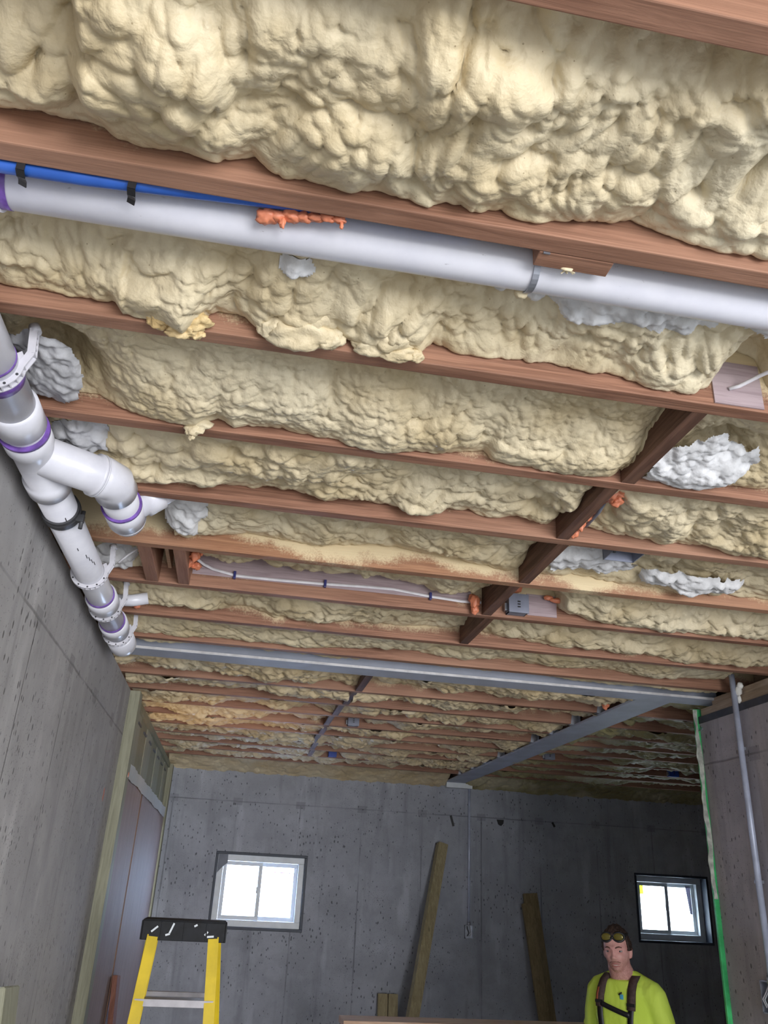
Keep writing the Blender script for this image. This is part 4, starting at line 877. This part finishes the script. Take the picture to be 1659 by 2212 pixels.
# ------------------------------------------------------------------ step ladder
def ladder():
    zt = CZ - .185; yc = 4.30; xc = -.155
    e = empty('step_ladder', (xc, yc, 0), 'yellow step ladder with a scuffed black top cap', 'ladder')
    b = MB(); b.box(xc - .185, xc + .185, yc - .085, yc + .085, zt - .022, zt, .008)
    b.box(xc - .188, xc + .188, yc - .09, yc - .078, zt - .085, zt - .006, .004); b.box(xc - .188, xc + .188, yc + .078, yc + .09, zt - .085, zt - .006, .004)
    b.box(xc - .19, xc - .178, yc - .09, yc + .09, zt - .085, zt - .006, .004); b.box(xc + .178, xc + .19, yc - .09, yc + .09, zt - .085, zt - .006, .004)
    for k in (-.1, .0, .1): b.box(xc + k - .003, xc + k + .003, yc - .093, yc - .089, zt - .08, zt - .01, .001)
    cap = b.done('top_cap', M['cap'] if 'cap' in M else M['blackp'], e)
    b = MB()
    for (px_, pz_, l_, a_) in ((-.13, -.04, .035, .7), (-.055, -.035, .045, 1.2), (-.07, -.06, .02, .3), (.10, -.05, .02, .9), (.12, -.062, .03, .1), (.05, -.02, .015, .5)):
        d_ = Vector((math.cos(a_), 0, math.sin(a_))) * l_ / 2; c_ = Vector((xc + px_, yc - .0905, zt + pz_)); b.beam(c_ - d_, c_ + d_, .0015, .008, up=(-math.sin(a_), 0, math.cos(a_)))
    b.done('paint_smear', M['vinyl'], cap)
    # front rails: channels that spread outwards to the floor
    for s in (-1, 1):
        a = Vector((xc + s * .155, yc - .055, zt - .07)); c_ = Vector((xc + s * .27, yc - .42, .015))
        b = MB(); b.beam(a, c_, .006, .078, up=(0, 1, 0)); d = (c_ - a).normalized(); 
        o_ = Vector((-s * .021, 0, 0)); f_ = Vector((0, -.036, 0)); b.beam(a + o_ + f_, c_ + o_ + f_, .046, .005, up=(0, 1, 0)); b.beam(a + o_ - f_, c_ + o_ - f_, .046, .005, up=(0, 1, 0))
        b.done('front_rail', M['yellow'], e)
        b = MB(); a = Vector((xc + s * .165, yc + .055, zt - .06)); c_ = Vector((xc + s * .33, yc + .60, .015)); b.beam(a, c_, .006, .062, up=(0, 1, 0)); o_ = Vector((-s * .020, 0, 0)); f_ = Vector((0, .028, 0))
        b.beam(a + o_ + f_, c_ + o_ + f_, .044, .005, up=(0, 1, 0)); b.beam(a + o_ - f_, c_ + o_ - f_, .044, .005, up=(0, 1, 0)); b.done('rear_rail', M['yellow'], e)
        MB().beam(Vector((xc + s * .27, yc - .42, .0)), Vector((xc + s * .268, yc - .412, .035)), .03, .095, up=(0, 1, 0)).done('foot', M['rubber'], e)
        MB().beam(Vector((xc + s * .33, yc + .60, .0)), Vector((xc + s * .328, yc + .59, .035)), .03, .08, up=(0, 1, 0)).done('foot', M['rubber'], e)
    for k in range(1, 6):
        f = k / 6 * 1.03; t = .30 * k / 1.0 if False else k * .285
        z = zt - .02 - t; fr = (zt - .07 - z) / (zt - .085); hw = .155 + .115 * fr - .004; yf = yc - .055 - .365 * fr
        b = MB(); b.box(xc - hw, xc + hw, yf - .038, yf + .038, z - .004, z, .001); b.box(xc - hw, xc + hw, yf - .040, yf - .036, z - .028, z, .001); b.box(xc - hw, xc + hw, yf + .036, yf + .040, z - .028, z, .001)
        b.done('step', M['alum'], e)
    for k in (1, 3, 5):
        z = zt - .02 - k * .285; fr = (zt - .06 - z) / (zt - .075); hw = .165 + .165 * fr; yf = yc + .055 + .545 * fr
        MB().box(xc - hw, xc + hw, yf - .012, yf + .012, z - .02, z, .002).done('rear_brace', M['alum'], e)
    for s in (-1, 1):
        z = CZ - .72; fr = (zt - .07 - z) / (zt - .085)
        MB().beam((xc + s * (.155 + .115 * fr), yc - .055 - .365 * fr, z), (xc + s * (.165 + .165 * fr), yc + .055 + .545 * fr, z), .004, .018).done('spreader', M['galv'], e)
M['cap'] = plain('scuffed_black_plastic', (.006, .007, .010), .7, var=.5, sc=30)
M['alum'] = plain('dull_aluminium', (.40, .38, .40), .45, .3)
ladder()

# ------------------------------------------------------------------ the person
def person():
    base = Vector((2.165, 4.68, 0))
    root = empty('person', base, 'person in a neon yellow shirt with dark harness straps and goggles pushed up', 'person')
    rb = Matrix.Translation(base) @ Matrix.Rotation(math.radians(-54), 4, 'Z') @ Matrix.Diagonal((.84, .95, 1.033, 1))          # trunk is turned to the left of the picture
    TB = [(.90, .165, .120), (1.0, .160, .116), (1.12, .165, .118), (1.24, .180, .125), (1.34, .190, .127), (1.42, .185, .115), (1.475, .150, .095), (1.515, .085, .075), (1.545, .062, .064)]
    def ab(z): return np.interp(z, [t[0] for t in TB], [t[1] for t in TB]), np.interp(z, [t[0] for t in TB], [t[2] for t in TB])
    def loft(bm, off=0.0, z0=.90, z1=1.545, close=True, n=40, steps=26, y0=0):
        rings = []
        for i in range(steps + 1):
            z = z0 + (z1 - z0) * i / steps; a, b = ab(z); a += off; b += off; ring = []
            for k in range(n):
                t = 2 * math.pi * k / n; c_, s_ = math.cos(t), math.sin(t); e = 2 / 2.4
                ring.append(bm.verts.new((a * math.copysign(abs(c_) ** e, c_), b * math.copysign(abs(s_) ** e, s_) + y0, z)))
            rings.append(ring)
        for p, q in zip(rings, rings[1:]):
            for k in range(n): bm.faces.new((p[k], p[(k + 1) % n], q[(k + 1) % n], q[k]))
        bm.faces.new(rings[0][::-1]); bm.faces.new(rings[-1])
    def arm_pts(s): return [(s * .165, 0, 1.455), (s * .200, 0, 1.425), (s * .235, .01, 1.33), (s * .262, .025, 1.18), (s * .268, .0, 1.10), (s * .270, -.045, .98), (s * .268, -.06, .93)]
    AR = [.060, .064, .055, .046, .042, .033, .028]
    def finish(b, name, mat, vox, sm, fac=.5, xf=rb):
        bm = b.bm; bm.transform(xf); bmesh.ops.recalc_face_normals(bm, faces=bm.faces)
        me = bpy.data.meshes.new(name); bm.to_mesh(me); bm.free(); o = link(name, me, mat, root, True)
        if vox:
            r = o.modifiers.new('r', 'REMESH'); r.mode = 'VOXEL'; r.voxel_size = vox; r.use_smooth_shade = True
            if sm: q = o.modifiers.new('s', 'SMOOTH'); q.iterations = sm; q.factor = fac
        return o
    # --- body: legs, trunk, arms, hands, neck and head as one skin
    b = MB(); loft(b.bm, -.012, .88, 1.50)
    for s in (-1, 1):
        b.tube([(s * .085, 0, .95), (s * .095, .0, .80), (s * .100, .0, .52), (s * .102, .012, .46), (s * .105, .02, .30), (s * .105, .025, .10), (s * .105, .02, .04)], [.095, .088, .060, .056, .054, .038, .042], 20)
        b.blob((s * .11, -.05, .035), .05, (.85, 2.4, .65), 3, 0)
        b.tube(arm_pts(s), [r - .006 for r in AR], 18)
        b.blob((s * .180, 0, 1.435), .060, (1, 1, 1), 3, 0)
        # palm, thumb and four fingers, slightly curled
        b.blob((s * .266, -.066, .875), .034, (.48, 1.15, 1.45), 3, 0)
        for f, (yo, l) in enumerate(((-.032, .072), (-.011, .082), (.010, .077), (.029, .060))):
            p0 = Vector((s * .266, -.066 + yo, .848)); c1 = p0 + Vector((-s * .004, -.002, -l * .45)); c2 = c1 + Vector((-s * .014, -.003, -l * .33)); c3 = c2 + Vector((-s * .018, 0, -l * .16))
            b.tube([p0 + Vector((0, 0, .02)), p0, c1, c2, c3], [.0085, .009, .0082, .0074, .0055], 10)
        t0 = Vector((s * .262, -.098, .895)); b.tube([t0 + Vector((0, .02, .01)), t0, t0 + Vector((-s * .006, -.022, -.030)), t0 + Vector((-s * .016, -.028, -.055))], [.012, .0115, .0095, .007], 10)
    b.bm.transform(rb)
    # head, modelled round its own centre, turned to the camera
    hc = base + rb.to_3x3() @ Vector((-.004, -.062, 0)); hc.z = CZ - .2525
    hm = Matrix.Translation(hc) @ Matrix.Rotation(math.radians(-38), 4, 'Z') @ Matrix.Rotation(math.radians(-3), 4, 'Y') @ Matrix.Rotation(math.radians(2), 4, 'X')
    def g(u, v, cu, cv, su, sv): return math.exp(-((u - cu) / su) ** 2 - ((v - cv) / sv) ** 2)
    def headpt(d, off=0.0):
        x, y, z = d
        X = x * .066; Y = y * .096; Z = z * .1145
        if z < 0: X *= 1 - .20 * (-z) ** 1.3; Y *= (1 - .10 * (-z)) if y < 0 else (1 - .38 * (-z) ** 1.1)
        if z > 0: X *= 1 + .04 * math.sin(z * math.pi)
        if y < 0:
            f = min(1, -y * 1.4); Y = Y * (1 - .10 * f * (1 - abs(x)))          # flatter face
            fx, fz = X, Z
            dy = 0
            dy -= .011 * g(fx, fz, 0, .018, .045, .010)                          # brow
            for s in (-1, 1): dy += .0125 * g(fx, fz, s * .031, .000, .018, .012); dy -= .005 * g(fx, fz, s * .040, -.028, .020, .016)
            dy -= .010 * g(fx, fz, 0, -.008, .008, .022); dy -= .021 * g(fx, fz, 0, -.030, .0125, .011); 
            for s in (-1, 1): dy -= .009 * g(fx, fz, s * .012, -.033, .007, .007)
            dy -= .008 * g(fx, fz, 0, -.056, .022, .013); dy += .004 * g(fx, fz, 0, -.0635, .022, .0035)
            dy -= .010 * g(fx, fz, 0, -.092, .024, .014)
            Y += dy * f
        n = Vector((X, Y, Z)); 
        return n + n.normalized() * off
    def sph(nu=96, nv=72):
        for j in range(nv + 1):
            v = math.pi * j / nv
            for i in range(nu): u = 2 * math.pi * i / nu; yield i, j, (math.sin(v) * math.cos(u), math.sin(v) * math.sin(u), math.cos(v))
    def shell(bm, off, keep, xf, nu=96, nv=72, nz=None):
        V = {}
        for i, j, d in sph(nu, nv):
            o_ = off + (nz(d) if nz else 0); V[i, j] = bm.verts.new(xf @ headpt(d, o_))
        for j in range(nv):
            for i in range(nu):
                q = [V[i, j], V[(i + 1) % nu, j], V[(i + 1) % nu, j + 1], V[i, j + 1]]
                if all(keep(c) for c in [(i, j), ((i + 1) % nu, j + 1)]): bm.faces.new(q)
        loose = [v for v in bm.verts if not v.link_faces]; bmesh.ops.delete(bm, geom=loose, context='VERTS')
    hb = MB(); shell(hb.bm, 0, lambda c: True, hm)
    for s in (-1, 1):                                                            # ears
        hb2 = hm @ Vector((s * .0665, .012, -.008)); hb.blob(hb2, .030, (.32, .62, 1.05), 3, .12)
    me = bpy.data.meshes.new('t'); hb.bm.to_mesh(me); hb.bm.free(); b.bm.from_mesh(me)
    nb = rb @ Vector((0, .012, 1.47)); b.tube([nb, hc + Vector((.012, .012, -.075)), hc + Vector((.008, .012, -.02))], [.072, .060, .056], 24)
    skin = NT('skin'); p_ = skin.pos(); xz = skin.xyz(p_)
    col = skin.mix(skin.ramp(skin.noise(p_, 30, 3), .3, .7), (.68, .37, .33), (.58, .28, .25))
    bd = skin.m_('MULTIPLY', skin.ramp(xz[2], hc.z - .036, hc.z - .060), .42); col = skin.mix(skin.m_('MULTIPLY', bd, skin.ramp(skin.noise(p_, 220, 2), .3, .6)), col, (.26, .115, .085))
    skm = skin.out(col, .5, 0, .35)
    body = finish(b, 'body', skm, .0042, 2, .4, Matrix.Identity(4))
    # --- hair, brows, eyes, mouth
    from mathutils import noise as N
    b = MB(); nu, nv = 96, 72
    def keep(c):
        i, j = c; v = math.pi * j / nv; u = 2 * math.pi * i / nu; x, y, z = math.sin(v) * math.cos(u), math.sin(v) * math.sin(u), math.cos(v)
        lim = .60 if y < -.45 else (.60 + (y + .45) * -1.25 if y < .0 else max(.04 - y * .75, -.55))
        if abs(x) > .80 and y < .25 and y > -.35: lim = -.02
        return z > lim
    shell(b.bm, .006, keep, hm, nz=lambda d: .004 + .007 * N.noise(Vector((d[0] * 9, d[1] * 5, d[2] * 9))) + .004 * N.noise(Vector(d) * 24))
    o = finish(b, 'hair', plain('dark_brown_hair', (.035, .018, .013), .7, var=.4, sc=90), 0, 0, xf=Matrix.Identity(4)); md = o.modifiers.new('s', 'SOLIDIFY'); md.thickness = .010; md.offset = -1
    def face(x, z, off=.0):
        # walk out to the face surface at this x, z
        best = None
        for k in range(60):
            yy = -.2 - k * .02
            d = Vector((x / .066, 0, z / .1145)); l = d.length
            if l > .98: break
            d.y = -math.sqrt(1 - l * l)
            for _ in range(3):
                h_ = headpt(d); d.x += (x - h_.x) / .066; d.z += (z - h_.z) / .1145; q = d.x ** 2 + d.z ** 2
                if q > .97: q = .97
                d.y = -math.sqrt(1 - q)
            h_ = headpt(d); return Vector((x, h_.y - off, z))
    white = plain('eye_white', (.36, .30, .29), .3); iris = plain('eye_dark', (.05, .045, .05), .2); brow = plain('brow_hair', (.12, .055, .04), .8, var=.3, sc=90)
    for s in (-1, 1):
        q = face(s * .031, -.001)
        e = MB(); e.blob(q + Vector((0, .0045, 0)), .0105, (1.15, .8, .62), 3, 0); eo = finish(e, 'eye', white, 0, 0, xf=hm)
        e = MB(); e.blob(q + Vector((-.001, -.0030, -.0005)), .0046, (1, .45, 1), 2, 0); finish(e, 'iris', iris, 0, 0, xf=hm)
        e = MB(); pts = [face(s * (.031 + t * .0125), .0035 + .0035 * (1 - t * t), -.0008) for t in (-1, -.5, 0, .5, 1)]; e.tube(pts, [.0018, .0026, .0028, .0026, .0018], 8); finish(e, 'eyelid', skm, 0, 0, xf=hm)
        e = MB(); pts = [face(s * x_, z_, .0) for x_, z_ in ((.013, .0145), (.022, .0185), (.032, .0205), (.043, .0165))]; e.tube(pts, [.0026, .0036, .0032, .0018], 8, flat=(1, .7)); finish(e, 'eyebrow', brow, 0, 0, xf=hm)
    lip = plain('lips', (.40, .15, .135), .45)
    for nm, zz, bow, r_ in (('upper_lip', -.0605, .0025, .0030), ('lower_lip', -.0705, -.0015, .0034)):
        e = MB(); pts = [face(t * .0225, zz + bow * (1 - t * t), .0005) for t in (-1, -.6, -.25, 0, .25, .6, 1)]; e.tube(pts, [r_ * k for k in (.35, .8, 1, .95, 1, .8, .35)], 8); finish(e, nm, lip, 0, 0, xf=hm)
    e = MB(); pts = [face(t * .014, -.0655, -.001) for t in (-1, -.5, 0, .5, 1)]; e.tube(pts, [.0012, .0024, .0026, .0024, .0012], 8); finish(e, 'teeth', plain('teeth', (.68, .62, .58), .3), 0, 0, xf=hm)
    e = MB(); pts = [face(t * .028, -.0475 - .006 * t * t, .0002) for t in (-1, -.6, -.2, .2, .6, 1)]; e.tube(pts, [.0015, .0035, .004, .004, .0035, .0015], 8, flat=(1.3, .5)); finish(e, 'moustache', plain('stubble', (.28, .13, .10), .8, var=.3, sc=120), 0, 0, xf=hm)
    # --- goggles pushed up
    gl = MB()
    for s in (-1, 1):
        c_ = face(s * .032, .066, .012); k = 24; ring = []
        pts = [c_ + Vector((.029 * math.cos(t), .010 * abs(math.cos(t)) * (1 if s * math.cos(t) > 0 else .3) + .004 * math.sin(t), .0205 * math.sin(t))) for t in [2 * math.pi * i / k for i in range(k)]]
        gl.tube(pts + [pts[0]], .0065, 10, cap=False)
        # skirt back to the brow
        gl.tube([c_ + Vector((0, .018, .002)), c_ + Vector((0, .002, 0))], [.026, .026], 24, cap=False, flat=(.78, 1.08))
    gl.tube([face(-.008, .064, .014), face(.008, .064, .014)], .0055, 10)
    gog = finish(gl, 'goggles', M['blackp'], 0, 0, xf=hm)
    lm = NT('amber_lens'); lensm = lm.out((.16, .13, .025), .08, .3)
    for s in (-1, 1):
        c_ = face(s * .032, .066, .013); e = MB(); e.blob(c_, .024, (1.1, .22, .80), 3, 0); lo = finish(e, 'lens', lensm, 0, 0, xf=hm); 
    st = MB(); zz = .062; n_ = 40; V = []
    for i in range(n_ + 1):
        t = -.15 * math.pi + (1.3 * math.pi) * i / n_; d = Vector((math.cos(t) * .84, math.sin(t) * .84, .54)).normalized(); pA = headpt(d, .013); V.append((st.bm.verts.new(pA + Vector((0, 0, .010))), st.bm.verts.new(pA - Vector((0, 0, .010)))))
    for a_, c_ in zip(V, V[1:]): st.bm.faces.new((a_[0], c_[0], c_[1], a_[1]))
    o = finish(st, 'goggle_strap', M['blackp'], 0, 0, xf=hm); md = o.modifiers.new('s', 'SOLIDIFY'); md.thickness = .003
    # --- shirt
    neon = NT('neon_shirt'); pn = neon.pos(); f_ = neon.noise(neon.scale(pn, (1, 1, .45)), 8, 3, .5, .8)
    neon.bump(f_, .6, .03); shm = neon.out(neon.mix(neon.ramp(f_, .3, .7), (.60, .78, .09), (.68, .86, .13)), .75, 0, .2)
    b = MB(); loft(b.bm, .006, .86, 1.500)
    b.tube([(0, .012, 1.48), (0, .006, 1.535)], [.085, .072], 28)
    for s in (-1, 1):
        pts = arm_pts(s); b.tube(pts, [r + .006 + (.004 if i in (2, 3) else 0) for i, r in enumerate(AR)], 20); b.blob((s * .178, 0, 1.432), .071, (1, 1, .98), 3, 0)
        b.tube([(s * .05, .005, 1.505), (s * .175, 0, 1.455)], [.045, .055], 20)
        for k in range(5): z = 1.06 + k * .055; b.ring((s * .263, .0 + .01 * (k > 1), z), (0, .1, 1), .046 - .002 * (5 - k), .012, .008, 24)
    for x_, zz in ((-.06, 1.30), (.03, 1.25), (.10, 1.32)): 
        b.tube([(x_, -.112, zz), (x_ + .03, -.118, zz - .10)], [.008, .014], 10)
    shirt = finish(b, 'shirt', shm, .0085, 5, .5)
    b = MB(); b.ring((0, .004, 1.533), (0, .12, 1), .0665, .014, .009, 32); finish(b, 'collar', shm, .004, 3)
    # --- trousers and boots
    b = MB(); loft(b.bm, .008, .88, 1.0)
    for s in (-1, 1): b.tube([(s * .08, 0, .93), (s * .095, .0, .80), (s * .100, .0, .52), (s * .105, .02, .30), (s * .105, .025, .09)], [.105, .100, .078, .070, .068], 22)
    finish(b, 'trousers', plain('dark_trousers', (.05, .055, .08), .85), .012, 3)
    for s in (-1, 1):
        b = MB(); b.blob((s * .11, -.05, .042), .055, (.9, 2.55, .75), 3, 0); b.tube([(s * .105, .025, .03), (s * .105, .025, .16)], [.055, .052], 20); finish(b, 'boot', plain('tan_boot', (.20, .12, .06), .7), .008, 3)
    # --- harness
    hmtx = plain('harness_webbing', (.075, .045, .042), .8, var=.25, sc=60); black = M['blackp']; red = plain('rust_webbing', (.30, .07, .03), .8)
    def front(x, z, off=.012):
        a, bb = ab(z); a += .006; bb += .006; x_ = max(-a * .985, min(a * .985, x)); return Vector((x, -bb * (1 - (abs(x_) / a) ** 2.4) ** (1 / 2.4) - off, z))
    def strip(name, pts, wd, mat, across, th=.004):
        e = MB(); V = []
        for p in pts: V.append((e.bm.verts.new(p - Vector(across) * wd / 2), e.bm.verts.new(p + Vector(across) * wd / 2)))
        for a_, c_ in zip(V, V[1:]): e.bm.faces.new((a_[0], a_[1], c_[1], c_[0]))
        o = finish(e, name, mat, 0, 0); md = o.modifiers.new('s', 'SOLIDIFY'); md.thickness = th; md.offset = 0; return o
    for s in (-1, 1):
        pts = [Vector((s * .088, .075, 1.46)), Vector((s * .09, .04, 1.500)), Vector((s * .093, .0, 1.522)), Vector((s * .096, -.035, 1.518)), Vector((s * .10, -.075, 1.495)), Vector((s * .104, -.103, 1.46))]
        pts += [front(s * x_, z_, .013) for x_, z_ in ((.107, 1.43), (.108, 1.40), (.106, 1.375), (.102, 1.34), (.098, 1.30), (.095, 1.24), (.10, 1.15), (.11, 1.02))]
        strip('shoulder_pad', pts[:9], .052, hmtx, (1, 0, 0), .010); strip('harness_strap', pts[7:], .036, black, (1, 0, 0), .004)
        e = MB(); q = pts[7]; e.box(q.x - .028, q.x + .028, q.y - .010, q.y - .003, q.z - .008, q.z + .006, .002); finish(e, 'buckle', black, 0, 0)
        if s < 0: strip('webbing_band', [p + Vector((-.018, -.004, 0)) for p in pts[5:8]], .014, red, (1, 0, 0), .003)
    strip('chest_strap', [front(x_, 1.373 - .02 * (x_ / .1), .016) for x_ in np.linspace(-.10, .10, 14)], .024, black, (0, 0, 1), .004)
    # chest print: a small dark and pale blue mark
    e = MB(); c_ = front(.042, 1.432, .005); e.box(c_.x - .010, c_.x + .014, c_.y - .002, c_.y, c_.z - .014, c_.z + .008, .001); finish(e, 'chest_print', plain('blue_print', (.10, .42, .62), .6), 0, 0)
    e = MB(); e.beam(Vector((c_.x - .016, c_.y - .0025, c_.z + .006)), Vector((c_.x + .006, c_.y - .0025, c_.z + .016)), .003, .007, (0, 0, 1)); finish(e, 'chest_print', black, 0, 0)
person()
